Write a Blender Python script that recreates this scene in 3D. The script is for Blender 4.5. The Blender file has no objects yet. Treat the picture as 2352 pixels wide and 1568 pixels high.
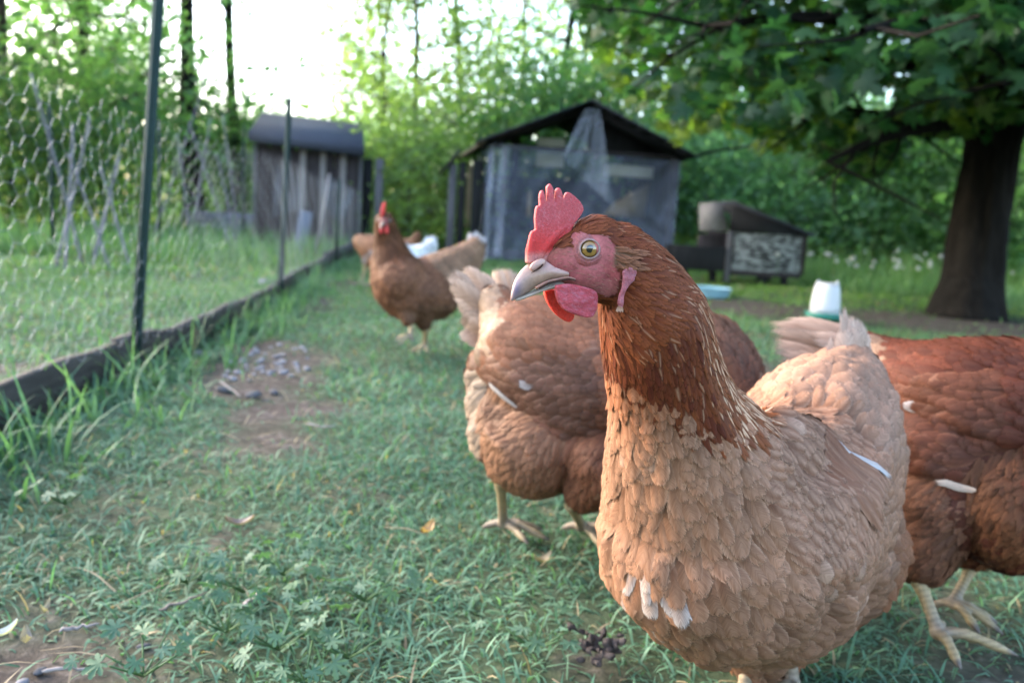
import bpy, math, random
import numpy as np
from mathutils import Vector, Matrix
from mathutils.bvhtree import BVHTree
from mathutils import noise as mnoise

rng = np.random.default_rng(7)
random.seed(7)
SC = bpy.context.scene
COL = SC.collection
R = math.radians

# ------------------------------------------------------------------ camera, sky, sun, exposure
FPX, CX, CY = 1864.0, 1176.0, 784.0            # measured on the photograph at 2352 x 1568
PITCH, ROLL, CAM_H = R(8.45), R(3.3), 0.40
CAM = np.array([0.0, 0.0, CAM_H])
_f = np.array([0, math.cos(PITCH), -math.sin(PITCH)])
_r0 = np.array([1.0, 0, 0]); _u0 = np.cross(_r0, _f)
CR = math.cos(ROLL) * _r0 + math.sin(ROLL) * _u0
CU = -math.sin(ROLL) * _r0 + math.cos(ROLL) * _u0
CF = _f

def P(u, v, d):
    """world point at measured photo position u, v and distance d along the view axis"""
    return CAM + CR * ((u - CX) / FPX * d) + CU * (-(v - CY) / FPX * d) + CF * d

def G(u, v, z=0.0):
    ray = CR * ((u - CX) / FPX) + CU * (-(v - CY) / FPX) + CF
    t = (z - CAM_H) / ray[2]
    return CAM + ray * t

def UV(p):
    p = np.asarray(p, float) - CAM
    d = p @ CF
    return np.stack([CX + FPX * (p @ CR) / d, CY - FPX * (p @ CU) / d], -1)

def XD(u, d, z=0.0):
    """ground point whose foot is seen in column u, at y distance d"""
    p = P(u, 560, d / math.cos(PITCH))
    return np.array([p[0], d, z])

cam_data = bpy.data.cameras.new('camera')
cam = bpy.data.objects.new('camera', cam_data); COL.objects.link(cam)
cam_data.sensor_fit = 'HORIZONTAL'
cam_data.sensor_width = 22.7
cam_data.lens = 22.7 * FPX / 2352.0
cam_data.clip_start = 0.02; cam_data.clip_end = 900
M = Matrix(((CR[0], CU[0], -CF[0], CAM[0]), (CR[1], CU[1], -CF[1], CAM[1]), (CR[2], CU[2], -CF[2], CAM[2]), (0, 0, 0, 1)))
cam.matrix_world = M
cam_data.dof.use_dof = True
cam_data.dof.focus_distance = 0.49
cam_data.dof.aperture_fstop = 4.8
SC.camera = cam

SUN_EL, SUN_AZ = R(24), R(-66)                  # azimuth from +Y, negative to the left
world = bpy.data.worlds.new('World'); SC.world = world
world.use_nodes = True
wn = world.node_tree.nodes; wl = world.node_tree.links
bg = wn['Background']
sky = wn.new('ShaderNodeTexSky')
sky.sky_type = 'NISHITA'; sky.sun_disc = False
sky.sun_elevation = SUN_EL; sky.sun_rotation = SUN_AZ
sky.air_density = 1.0; sky.dust_density = 3.2; sky.ozone_density = 1.4
wl.new(sky.outputs[0], bg.inputs[0]); bg.inputs[1].default_value = 0.15
sd = bpy.data.lights.new('sun', 'SUN'); sun = bpy.data.objects.new('sun', sd); COL.objects.link(sun)
sd.energy = 0.5; sd.angle = R(14); sd.color = (1.0, 0.96, 0.90)
sdir = Vector((math.sin(SUN_AZ) * math.cos(SUN_EL), math.cos(SUN_AZ) * math.cos(SUN_EL), math.sin(SUN_EL)))
sun.rotation_euler = sdir.to_track_quat('Z', 'Y').to_euler()
SC.view_settings.view_transform = 'Standard'; SC.view_settings.look = 'None'
SC.view_settings.gamma = 1; SC.view_settings.use_curve_mapping = False
SC.view_settings.exposure = 3.3
SC.render.engine = 'CYCLES'
SC.cycles.max_bounces = 7; SC.cycles.diffuse_bounces = 3; SC.cycles.glossy_bounces = 2
SC.cycles.transparent_max_bounces = 24; SC.cycles.transmission_bounces = 4
SC.cycles.use_denoising = True
SC.cycles.sample_clamp_indirect = 6

# ------------------------------------------------------------------ helpers
ORG = {}

def nrm(a):
    a = np.asarray(a, float)
    return a / np.maximum(np.linalg.norm(a, axis=-1, keepdims=True), 1e-12)

def thing(name, label, cat, loc=(0, 0, 0), group=None):
    o = bpy.data.objects.new(name, None); COL.objects.link(o)
    o.location = loc; o.empty_display_size = 0.05
    o['label'] = label; o['category'] = cat
    if group: o['group'] = group
    ORG[o] = np.array(loc, float)
    return o

def mesh(name, V, F, mat=None, attrs=None, smooth=True, uv=None):
    """F: array (m,k) or a list of arrays of different k"""
    V = np.ascontiguousarray(np.asarray(V, np.float32))
    if isinstance(F, np.ndarray): F = [F]
    F = [np.asarray(f, np.int32) for f in F if len(f)]
    me = bpy.data.meshes.new(name)
    me.vertices.add(len(V)); me.vertices.foreach_set('co', V.ravel())
    nl = sum(f.size for f in F); nf = sum(len(f) for f in F)
    me.loops.add(nl); me.polygons.add(nf)
    li = np.concatenate([f.ravel() for f in F])
    tot = np.concatenate([np.full(len(f), f.shape[1], np.int32) for f in F])
    st = np.concatenate([[0], np.cumsum(tot)[:-1]]).astype(np.int32)
    me.loops.foreach_set('vertex_index', li)
    me.polygons.foreach_set('loop_start', st)
    if smooth: me.polygons.foreach_set('use_smooth', np.ones(nf, bool))
    if uv is not None:
        lay = me.uv_layers.new(name='UVMap')
        lay.data.foreach_set('uv', np.asarray(uv, np.float32)[li].ravel())
    for k, a in (attrs or {}).items():
        a = np.asarray(a, np.float32)
        if a.ndim == 1:
            at = me.attributes.new(k, 'FLOAT', 'POINT'); at.data.foreach_set('value', a)
        else:
            if a.shape[1] == 3: a = np.concatenate([a, np.ones((len(a), 1), np.float32)], 1)
            at = me.attributes.new(k, 'FLOAT_COLOR', 'POINT'); at.data.foreach_set('color', np.ascontiguousarray(a).ravel())
    me.update(calc_edges=True)
    if mat: me.materials.append(mat)
    return me

def link(name, me, parent=None, label=None, kind=None):
    o = bpy.data.objects.new(name, me); COL.objects.link(o)
    if parent is not None: o.parent = parent; ORG[o] = ORG[parent] * 1.0
    else: ORG[o] = np.zeros(3)
    if label: o['label'] = label
    if kind: o['kind'] = kind
    return o

def part(name, V, F, mat, parent=None, attrs=None, smooth=True, uv=None, label=None, kind=None):
    V = np.asarray(V, float)
    if parent is not None: V = V - ORG[parent]
    return link(name, mesh(name, V, F, mat, attrs, smooth, uv), parent, label, kind)

def tag(o, label, cat, group=None):
    o['label'] = label; o['category'] = cat
    if group: o['group'] = group
    return o

def merge(items):
    """items: list of (V, F array) -> V, list F"""
    Vs, Fs, n = [], [], 0
    for V, F in items:
        fs = F if isinstance(F, list) else [F]
        Vs.append(np.asarray(V, float))
        for f in fs: Fs.append(np.asarray(f) + n)
        n += len(V)
    by = {}
    for f in Fs: by.setdefault(f.shape[1], []).append(f)
    return np.concatenate(Vs), [np.concatenate(x) for x in by.values()]

_bF = np.array([[0, 3, 2, 1], [4, 5, 6, 7], [0, 1, 5, 4], [1, 2, 6, 5], [2, 3, 7, 6], [3, 0, 4, 7]])

def hexa(c8):
    return np.asarray(c8, float), _bF

def box(c, size, ax=None, bev=0.0):
    """box about centre c, axes ax (3x3 rows), slightly bevelled when bev>0"""
    ax = np.eye(3) if ax is None else np.asarray(ax)
    h = np.asarray(size, float) / 2
    if bev <= 0:
        s = np.array([[-1, -1, -1], [1, -1, -1], [1, 1, -1], [-1, 1, -1], [-1, -1, 1], [1, -1, 1], [1, 1, 1], [-1, 1, 1]])
        return np.asarray(c) + (s * h) @ ax, _bF
    V = []
    for z in (-1, 1):
        for b in ((1, 0), (0, 1)):
            pass
    # chamfer along the z edges and top / bottom
    hb = h - bev
    ring = [(-h[0], -hb[1]), (-hb[0], -h[1]), (hb[0], -h[1]), (h[0], -hb[1]), (h[0], hb[1]), (hb[0], h[1]), (-hb[0], h[1]), (-h[0], hb[1])]
    inn = [(-hb[0], -hb[1]), (-hb[0], -hb[1]), (hb[0], -hb[1]), (hb[0], -hb[1]), (hb[0], hb[1]), (hb[0], hb[1]), (-hb[0], hb[1]), (-hb[0], hb[1])]
    inn = [(x * .999 + rx * .001, y * .999 + ry * .001) for (x, y), (rx, ry) in zip(inn, ring)]
    for pts, z in ((inn, -h[2]), (ring, -hb[2]), (ring, hb[2]), (inn, h[2])):
        V += [(x, y, z) for x, y in pts]
    F4 = []
    for k in range(3):
        for i in range(8):
            j = (i + 1) % 8
            F4.append([k * 8 + i, k * 8 + j, k * 8 + 8 + j, k * 8 + 8 + i])
    F8 = [[7, 6, 5, 4, 3, 2, 1, 0], list(range(24, 32))]
    return np.asarray(c) + np.asarray(V) @ ax, [np.array(F4), np.array(F8)]

def tube(pts, rad, n=8, cap=True, flat=None):
    pts = np.asarray(pts, float); m = len(pts)
    rad = np.broadcast_to(np.asarray(rad, float), (m,))
    T = np.gradient(pts, axis=0) if m > 2 else np.repeat(pts[1:] - pts[:1], 2, 0)
    T = nrm(T)
    ref = np.array([0, 0, 1.0]) if abs(T[0][2]) < .9 else np.array([1.0, 0, 0])
    A = nrm(np.cross(T[0], ref)); out = []
    for i in range(m):
        A = nrm(A - T[i] * (A @ T[i])); B = np.cross(T[i], A)
        th = np.arange(n) * 2 * math.pi / n
        out.append(pts[i] + rad[i] * (np.cos(th)[:, None] * A + np.sin(th)[:, None] * B))
    V = np.concatenate(out)
    i = np.arange(m - 1)[:, None] * n; j = np.arange(n)[None]; k = (j + 1) % n
    F = np.stack(np.broadcast_arrays(i + j, i + k, i + n + k, i + n + j), -1).reshape(-1, 4)
    Fs = [F]
    if cap and n > 2:
        Fs += [np.array([list(range(n))[::-1], list(range((m - 1) * n, m * n))])]
    return V, Fs

def lathe(c, prof, n=24):
    prof = np.asarray(prof, float); m = len(prof)
    th = np.arange(n) * 2 * math.pi / n
    V = np.concatenate([np.stack([c[0] + r * np.cos(th), c[1] + r * np.sin(th), np.full(n, c[2] + z)], 1) for r, z in prof])
    i = np.arange(m - 1)[:, None] * n; j = np.arange(n)[None]; k = (j + 1) % n
    F = np.stack(np.broadcast_arrays(i + j, i + k, i + n + k, i + n + j), -1).reshape(-1, 4)
    return V, [F, np.array([list(range(n))[::-1], list(range((m - 1) * n, m * n))])]

_ico = {}
def ellipsoid(c, rad, ax=None, sub=2):
    if sub not in _ico:
        import bmesh
        bm = bmesh.new(); bmesh.ops.create_icosphere(bm, subdivisions=sub, radius=1)
        _ico[sub] = (np.array([v.co[:] for v in bm.verts]), np.array([[v.index for v in f.verts] for f in bm.faces])); bm.free()
    V, F = _ico[sub]
    ax = np.eye(3) if ax is None else np.asarray(ax)
    return np.asarray(c) + (V * np.asarray(rad)) @ ax, F

def catmull(pts, n):
    pts = np.asarray(pts, float)
    p = np.concatenate([2 * pts[:1] - pts[1:2], pts, 2 * pts[-1:] - pts[-2:-1]])
    out = []
    for i in range(len(pts) - 1):
        a, b, c, d = p[i:i + 4]
        t = np.linspace(0, 1, n, endpoint=False)[:, None]
        out.append(.5 * (2 * b + (c - a) * t + (2 * a - 5 * b + 4 * c - d) * t ** 2 + (3 * b - a - 3 * c + d) * t ** 3))
    out.append(pts[-1:])
    return np.concatenate(out)

def remesh(items, voxel, smooth_it=6, factor=.5):
    V, F = merge(items)
    me = mesh('tmp', V, F)
    o = bpy.data.objects.new('tmp', me); COL.objects.link(o)
    m = o.modifiers.new('r', 'REMESH'); m.mode = 'VOXEL'; m.voxel_size = voxel; m.use_smooth_shade = True
    if smooth_it:
        s = o.modifiers.new('s', 'SMOOTH'); s.iterations = smooth_it; s.factor = factor
    dg = bpy.context.evaluated_depsgraph_get()
    ev = o.evaluated_get(dg); em = ev.to_mesh()
    n = len(em.vertices); co = np.empty(n * 3, np.float32); em.vertices.foreach_get('co', co)
    L = np.empty(len(em.loops), np.int32); em.loops.foreach_get('vertex_index', L)
    fs = L.reshape(-1, 4) if len(L) == 4 * len(em.polygons) else None
    if fs is None:
        fs = [np.array([list(p.vertices)]) for p in em.polygons]
    ev.to_mesh_clear(); bpy.data.objects.remove(o); bpy.data.meshes.remove(me)
    return co.reshape(-1, 3).astype(float), fs

def vnoise(p, scale, seed=0.0):
    """cheap smooth pseudo noise on arrays of points, about -1..1"""
    p = np.asarray(p, float) * scale + seed
    x, y = p[..., 0], p[..., 1]; z = p[..., 2] if p.shape[-1] > 2 else 0 * x
    return (np.sin(1.7 * x + 1.3 * np.sin(1.1 * y + .7 * z)) + np.sin(1.9 * y + 1.2 * np.sin(1.3 * z + .9 * x + 1.7)) + np.sin(1.6 * z + 1.1 * x - .8 * y + 1.1 * np.sin(1.2 * x + 1.4 * y))) / 3

def sstep(a, b, x):
    t = np.clip((x - a) / (b - a), 0, 1)
    return t * t * (3 - 2 * t)

def inpoly(pts, poly):
    poly = np.asarray(poly, float); x, y = pts[..., 0], pts[..., 1]
    c = np.zeros(x.shape, bool); j = len(poly) - 1
    for i in range(len(poly)):
        xi, yi = poly[i]; xj, yj = poly[j]
        c ^= ((yi > y) != (yj > y)) & (x < (xj - xi) * (y - yi) / (yj - yi + 1e-12) + xi)
        j = i
    return c

# ------------------------------------------------------------------ materials
def newmat(name):
    m = bpy.data.materials.new(name); m.use_nodes = True
    nt = m.node_tree
    return m, nt, nt.nodes['Principled BSDF'], nt.nodes['Material Output']

def N(nt, t, **kw):
    n = nt.nodes.new(t)
    for k, v in kw.items():
        if k.startswith('i_'): n.inputs[k[2:].replace('_', ' ')].default_value = v
        else: setattr(n, k, v)
    return n

def math_(nt, op, a, b=None, clamp=False):
    n = nt.nodes.new('ShaderNodeMath'); n.operation = op; n.use_clamp = clamp
    for i, x in enumerate((a, b)):
        if x is None: continue
        if isinstance(x, (int, float)): n.inputs[i].default_value = x
        else: nt.links.new(x, n.inputs[i])
    return n.outputs[0]

def mixc(nt, fac, a, b, mode='MIX'):
    n = nt.nodes.new('ShaderNodeMix'); n.data_type = 'RGBA'; n.blend_type = mode
    for s, x in ((n.inputs[0], fac), (n.inputs[6], a), (n.inputs[7], b)):
        if isinstance(x, (int, float)): s.default_value = x
        elif isinstance(x, tuple): s.default_value = x if len(x) == 4 else (*x, 1)
        else: nt.links.new(x, s)
    return n.outputs[2]

def ramp(nt, fac, stops):
    n = nt.nodes.new('ShaderNodeValToRGB'); e = n.color_ramp.elements
    while len(e) < len(stops): e.new(.5)
    for el, (p, c) in zip(e, stops):
        el.position = p; el.color = c if len(c) == 4 else (*c, 1)
    nt.links.new(fac, n.inputs[0]); return n.outputs[0]

def noise_(nt, scale, detail=4, rough=.6, vec=None, dist=0.0):
    n = N(nt, 'ShaderNodeTexNoise'); n.inputs['Scale'].default_value = scale
    n.inputs['Detail'].default_value = detail; n.inputs['Roughness'].default_value = rough; n.inputs['Distortion'].default_value = dist
    if vec is not None: nt.links.new(vec, n.inputs['Vector'])
    return n.outputs['Fac']

def coords(nt, scale=None, rot=None, kind='Object'):
    tc = N(nt, 'ShaderNodeTexCoord'); o = tc.outputs[kind]
    if scale is not None:
        mp = N(nt, 'ShaderNodeMapping'); mp.inputs['Scale'].default_value = scale
        if rot: mp.inputs['Rotation'].default_value = rot
        nt.links.new(o, mp.inputs[0]); o = mp.outputs[0]
    return o

def bump(nt, h, strength, dist, bsdf):
    b = N(nt, 'ShaderNodeBump'); b.inputs['Strength'].default_value = strength; b.inputs['Distance'].default_value = dist
    nt.links.new(h, b.inputs['Height']); nt.links.new(b.outputs[0], bsdf.inputs['Normal'])

def mat_plain(name, c, rough=.6, var=.25, scale=40, bmp=.2, bd=.002, spec=.4, metal=0.0, vscale=None):
    m, nt, b, o = newmat(name)
    v = coords(nt, vscale or (1, 1, 1))
    f = noise_(nt, scale, 5, .65, v)
    k = ramp(nt, f, [(.25, tuple(x * (1 - var) for x in c)), (.75, tuple(min(1, x * (1 + var)) for x in c))])
    nt.links.new(k, b.inputs['Base Color'])
    b.inputs['Roughness'].default_value = rough; b.inputs['Specular IOR Level'].default_value = spec; b.inputs['Metallic'].default_value = metal
    if bmp: bump(nt, f, bmp, bd, b)
    return m

def mat_wood(name, c1, c2, scale=(60, 60, 4), rough=.8):
    m, nt, b, o = newmat(name)
    f = noise_(nt, 1.0, 6, .7, coords(nt, scale), .6)
    f2 = noise_(nt, 3.0, 3, .6, coords(nt))
    k = ramp(nt, f, [(.3, c1), (.7, c2)])
    k = mixc(nt, math_(nt, 'MULTIPLY', f2, .55), k, tuple(x * .45 for x in c1))
    nt.links.new(k, b.inputs['Base Color']); b.inputs['Roughness'].default_value = rough
    b.inputs['Specular IOR Level'].default_value = .25
    bump(nt, f, .5, .004, b)
    return m

def mat_leaf(name, attr='col', trans=.45, rough=.5):
    m, nt, b, o = newmat(name)
    a = N(nt, 'ShaderNodeAttribute'); a.attribute_name = attr
    f = noise_(nt, 60, 2, .5, coords(nt))
    k = mixc(nt, 1.0, a.outputs['Color'], ramp(nt, f, [(.3, (.75, .75, .75)), (.7, (1.2, 1.2, 1.15))]), 'MULTIPLY')
    nt.links.new(k, b.inputs['Base Color']); b.inputs['Roughness'].default_value = rough
    b.inputs['Specular IOR Level'].default_value = .35
    t = N(nt, 'ShaderNodeBsdfTranslucent')
    kt = mixc(nt, 1.0, k, (1.8, 2.0, .9), 'MULTIPLY'); nt.links.new(kt, t.inputs[0])
    mx = N(nt, 'ShaderNodeMixShader'); mx.inputs[0].default_value = trans
    nt.links.new(b.outputs[0], mx.inputs[1]); nt.links.new(t.outputs[0], mx.inputs[2]); nt.links.new(mx.outputs[0], o.inputs[0])
    return m

def mat_feather():
    m, nt, b, o = newmat('feather')
    a = N(nt, 'ShaderNodeAttribute'); a.attribute_name = 'col'
    uvn = N(nt, 'ShaderNodeUVMap'); sep = N(nt, 'ShaderNodeSeparateXYZ'); nt.links.new(uvn.outputs[0], sep.inputs[0])
    s, t = sep.outputs[0], sep.outputs[1]                      # s: -1..1 across (offset by feather id *4), t: along
    idn = N(nt, 'ShaderNodeAttribute'); idn.attribute_name = 'fid'
    sa = math_(nt, 'ABSOLUTE', s)
    barb = math_(nt, 'SUBTRACT', math_(nt, 'MULTIPLY', t, 26.0), math_(nt, 'MULTIPLY', sa, 9.0))
    cv = N(nt, 'ShaderNodeCombineXYZ'); nt.links.new(barb, cv.inputs[0]); nt.links.new(math_(nt, 'MULTIPLY', idn.outputs['Fac'], 97.0), cv.inputs[1])
    nt.links.new(math_(nt, 'MULTIPLY', s, 1.3), cv.inputs[2])
    nz = noise_(nt, 1.0, 3, .6, cv.outputs[0])
    k = mixc(nt, 1.0, a.outputs['Color'], ramp(nt, nz, [(.28, (.66, .62, .6)), (.72, (1.25, 1.25, 1.25))]), 'MULTIPLY')
    nt.links.new(k, b.inputs['Base Color']); b.inputs['Roughness'].default_value = .62
    b.inputs['Specular IOR Level'].default_value = .14
    bump(nt, nz, .30, .0004, b)
    # frayed vane edge: barbs end at different lengths
    edge = math_(nt, 'MAXIMUM', sa, math_(nt, 'ADD', math_(nt, 'MULTIPLY', t, 2.2), -1.2))
    cv2 = N(nt, 'ShaderNodeCombineXYZ'); nt.links.new(math_(nt, 'MULTIPLY', s, 4.5), cv2.inputs[0]); nt.links.new(math_(nt, 'MULTIPLY', idn.outputs['Fac'], 61.0), cv2.inputs[1]); nt.links.new(math_(nt, 'MULTIPLY', t, 1.6), cv2.inputs[2])
    nz2 = noise_(nt, 1.0, 2, .6, cv2.outputs[0])
    tipd = math_(nt, 'MULTIPLY', math_(nt, 'MAXIMUM', math_(nt, 'SUBTRACT', t, .62), 0.0), math_(nt, 'MULTIPLY', nz2, 2.6))
    mr = N(nt, 'ShaderNodeMapRange'); mr.interpolation_type = 'SMOOTHSTEP'; mr.inputs['From Min'].default_value = .22; mr.inputs['From Max'].default_value = .80
    nt.links.new(math_(nt, 'SUBTRACT', math_(nt, 'ADD', nz, math_(nt, 'MULTIPLY', math_(nt, 'SUBTRACT', 1.0, edge), 1.7)), tipd), mr.inputs[0])
    nt.links.new(mr.outputs[0], b.inputs['Alpha'])
    return m

def mat_vcol(name, rough=.5, spec=.4, sss=0.0, nscale=600, bmp=.3, bd=.0005, var=(.8, 1.15), sssr=(.01, .004, .002)):
    m, nt, b, o = newmat(name)
    a = N(nt, 'ShaderNodeAttribute'); a.attribute_name = 'col'
    f = noise_(nt, nscale, 4, .65, coords(nt))
    k = mixc(nt, 1.0, a.outputs['Color'], ramp(nt, f, [(.3, (var[0],) * 3), (.7, (var[1],) * 3)]), 'MULTIPLY')
    nt.links.new(k, b.inputs['Base Color']); b.inputs['Roughness'].default_value = rough; b.inputs['Specular IOR Level'].default_value = spec
    if sss:
        b.inputs['Subsurface Weight'].default_value = sss; b.inputs['Subsurface Radius'].default_value = sssr; b.inputs['Subsurface Scale'].default_value = .6
    if bmp: bump(nt, f, bmp, bd, b)
    return m

def mat_ground():
    m, nt, b, o = newmat('soil_and_turf')
    a = N(nt, 'ShaderNodeAttribute'); a.attribute_name = 'dirt'
    v = coords(nt)
    f1 = noise_(nt, 55, 6, .7, v); f2 = noise_(nt, 7, 4, .6, v); f3 = noise_(nt, 2.2, 3, .6, v)
    soil = ramp(nt, f1, [(.25, (.026, .019, .016)), (.5, (.070, .054, .046)), (.78, (.18, .15, .135))])
    turf = ramp(nt, f1, [(.3, (.028, .040, .022)), (.55, (.055, .075, .040)), (.8, (.13, .115, .08))])
    k = mixc(nt, math_(nt, 'ADD', a.outputs['Fac'], math_(nt, 'MULTIPLY', math_(nt, 'SUBTRACT', f2, .5), .7), True), turf, soil)
    nt.links.new(k, b.inputs['Base Color']); b.inputs['Roughness'].default_value = .95; b.inputs['Specular IOR Level'].default_value = .1
    bump(nt, math_(nt, 'ADD', f1, f2), .8, .008, b)
    return m

def mat_bark(name, c=(.05, .042, .036)):
    m, nt, b, o = newmat(name)
    f = noise_(nt, 1.0, 6, .7, coords(nt, (26, 26, 3.5)), 1.2)
    k = ramp(nt, f, [(.3, tuple(x * .35 for x in c)), (.55, c), (.8, tuple(x * 1.9 for x in c))])
    nt.links.new(k, b.inputs['Base Color']); b.inputs['Roughness'].default_value = .95; b.inputs['Specular IOR Level'].default_value = .1
    bump(nt, f, .9, .02, b); return m

def mat_plastic_sheet(name, opac, tint=(.52, .56, .66)):
    m, nt, b, o = newmat(name)
    b.inputs['Base Color'].default_value = (*tint, 1); b.inputs['Roughness'].default_value = .28; b.inputs['Specular IOR Level'].default_value = .6
    f = math_(nt, 'ADD', math_(nt, 'MULTIPLY', noise_(nt, 1.6, 2, .5, coords(nt, (1, 1, .9)), 1.2), .55), math_(nt, 'MULTIPLY', noise_(nt, 9.0, 4, .7, coords(nt, (1, 1, .16), (0, .25, 0)), 1.0), .45))
    al = ramp(nt, f, [(.36, (opac * .75,) * 3), (.5, (opac,) * 3), (.66, (min(1, opac * 1.6),) * 3)])
    nt.links.new(al, b.inputs['Alpha'])
    bump(nt, noise_(nt, 9, 4, .6, coords(nt, (1.6, 1.6, .5)), .8), .7, .03, b)
    return m

FEATHER = mat_feather()
BODY = mat_vcol('hen_skin_and_underdown', .75, .2, 0, 900, .5, .0006)
SKIN = mat_vcol('comb_skin', .55, .35, .35, 1000, 1.0, .0009, (.74, 1.18))
HORN = mat_vcol('beak_horn', .36, .45, .15, 500, .15, .0003, (.85, 1.1))
SCALE = mat_vcol('leg_scales', .55, .35, .1, 700, .4, .0005)
m_eye, _nt, _b, _ = newmat('eye_iris'); _a = N(_nt, 'ShaderNodeAttribute'); _a.attribute_name = 'col'
_nt.links.new(_a.outputs['Color'], _b.inputs['Base Color']); _b.inputs['Roughness'].default_value = .06; _b.inputs['Coat Weight'].default_value = 1; _b.inputs['Coat Roughness'].default_value = .02
EYE = m_eye
PUPIL, _nt, _b, _ = newmat('pupil'); _b.inputs['Base Color'].default_value = (.004, .004, .005, 1); _b.inputs['Roughness'].default_value = .05; _b.inputs['Coat Weight'].default_value = 1
LEAF = mat_leaf('leaf', trans=.55); GRASS = mat_leaf('grass_blade', trans=.3, rough=.62)
BARK = mat_bark('bark'); BARK_D = mat_bark('dark_bark', (.011, .0095, .0085)); BARK_L = mat_bark('pale_bark', (.13, .115, .10))
GROUND = mat_ground()

# ------------------------------------------------------------------ the ground
DIRT = []
def dirt_spot(u, v, ru, rv, k=1.0):
    c = G(u, v); a = G(u + ru, v); b_ = G(u, v + rv)
    DIRT.append((c[0], c[1], abs(a[0] - c[0]), abs(b_[1] - c[1]) + .02, k))
for s in [(600, 830, 135, 52), (590, 790, 105, 28), (590, 880, 120, 46), (650, 935, 150, 48), (600, 1000, 150, 48, .9), (520, 1030, 120, 34, .6), (700, 690, 60, 16), (770, 650, 50, 12, .9), (120, 1520, 240, 110),
          (330, 1470, 150, 90, .55), (30, 1400, 120, 60, .5), (1740, 705, 130, 20, .9), (1760, 850, 80, 45, .9), (2290, 1500, 140, 80, .8), (2200, 1400, 90, 60, .5), (2230, 740, 260, 28, .95), (2080, 790, 260, 14, .4),
          (30, 840, 90, 26, .8), (160, 810, 60, 14, .5), (1370, 1490, 70, 40, .6), (560, 1215, 50, 14, .7), (980, 1000, 90, 30, .3), (1500, 640, 140, 14, .4), (880, 640, 90, 10, .3), (250, 1130, 120, 25, .4), (820, 1110, 150, 18, .35)]:
    dirt_spot(*s)

def gh(x, y):
    p = np.stack([np.asarray(x, float), np.asarray(y, float)], -1)
    near = .006 * vnoise(p, 9.0, 3.1) + .010 * vnoise(p, 2.3, .4)
    return near * sstep(.2, 1.0, np.hypot(x, y)) + .10 * vnoise(p, .22, 5.) * sstep(14, 30, np.hypot(x, y))

def dirt(x, y):
    x = np.asarray(x, float); y = np.asarray(y, float)
    w = np.stack([x, y], -1)
    dx = .05 * vnoise(w, 11, 1.0); dy = .07 * vnoise(w, 9, 4.0)
    s = np.zeros_like(x)
    for cx, cy, rx, ry, k in DIRT:
        q = ((x + dx - cx) / rx) ** 2 + ((y + dy - cy) / ry) ** 2
        s = np.maximum(s, k * np.exp(-.75 * q ** 1.6))
    return np.clip(s, 0, 1)

gx = np.sinh(np.linspace(-7.2, 7.2, 321)) * .22
gy = np.concatenate([-np.geomspace(160, .4, 40), np.linspace(-.25, 1.0, 40), 1.0 + np.sinh(np.linspace(.02, 7.2, 300)) * .24])
X, Y = np.meshgrid(gx, gy)
Z = gh(X, Y) - .012
n_, m_ = X.shape
idx = np.arange(n_ * m_).reshape(n_, m_)
part('ground', np.stack([X, Y, Z], -1).reshape(-1, 3), np.stack([idx[:-1, :-1], idx[:-1, 1:], idx[1:, 1:], idx[1:, :-1]], -1).reshape(-1, 4), GROUND, None, {'dirt': dirt(X, Y).ravel()}, kind='structure')

# fence line, measured along the top of the base board
FENCE = np.array([(-.80, .2), (-.85, 1.36), (-.90, 2.27), (-.99, 3.31), (-1.16, 4.49), (-1.53, 7.87)])
def fence_x(y): return np.interp(y, FENCE[:, 1], FENCE[:, 0])

# ------------------------------------------------------------------ grass
def blades(x, y, h, w, lean, col, tipc, z=None, curl=.5, seg=3):
    n = len(x)
    a = rng.uniform(0, 2 * math.pi, n); dirv = np.stack([np.cos(a), np.sin(a), 0 * a], 1)
    b = a + math.pi / 2 + rng.normal(0, .5, n); side = np.stack([np.cos(b), np.sin(b), rng.normal(0, .15, n)], 1)
    base = np.stack([x, y, gh(x, y) - .014 if z is None else z], 1)
    V = []; C = []
    for k in range(seg + 1):
        t = k / seg
        ang = lean * (1 - curl + curl * t * 1.6)
        pos = base + dirv * (h * t * np.sin(ang))[:, None] + np.array([0, 0, 1.0]) * (h * t * np.cos(ang))[:, None]
        ww = w * (1 - t ** 1.8) * .5 * (.7 + .6 * min(1, t * 3))
        c = col * (1 - t) + tipc * t
        if k < seg:
            V += [pos - side * ww[:, None], pos + side * ww[:, None]]; C += [c, c]
        else:
            V += [pos]; C += [c]
    m = 2 * seg + 1
    V = np.stack(V, 1).reshape(-1, 3); C = np.stack(C, 1).reshape(-1, 3)
    o = np.arange(n)[:, None] * m
    q = np.array([[2 * k, 2 * k + 1, 2 * k + 3, 2 * k + 2] for k in range(seg - 1)])
    F4 = (o[:, :, None] + q[None]).reshape(-1, 4)
    F3 = (o + np.array([[2 * seg - 2, 2 * seg - 1, 2 * seg]])).reshape(-1, 3)
    return V, [F4, F3], C

def grass_cols(n, x, y, warm):
    p = np.stack([x, y], 1)
    k = .5 + .5 * vnoise(p, 3.0, 9.) + rng.normal(0, .22, n)
    k = np.clip(k, 0, 1)[:, None]; wv = np.clip(np.asarray(warm), 0, 1)
    wv = np.broadcast_to(wv, (n,))[:, None]
    c = (1 - k) * np.array([.042, .108, .076]) + k * np.array([.088, .180, .136])
    c2 = (1 - k) * np.array([.085, .17, .035]) + k * np.array([.16, .26, .06])
    c = c * (1 - wv) + c2 * wv
    dead = rng.random(n) < (.05 if n > 20000 else .008)
    c[dead] = np.array([.26, .20, .12]) * rng.uniform(.6, 1.2, (dead.sum(), 1))
    return c

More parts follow.
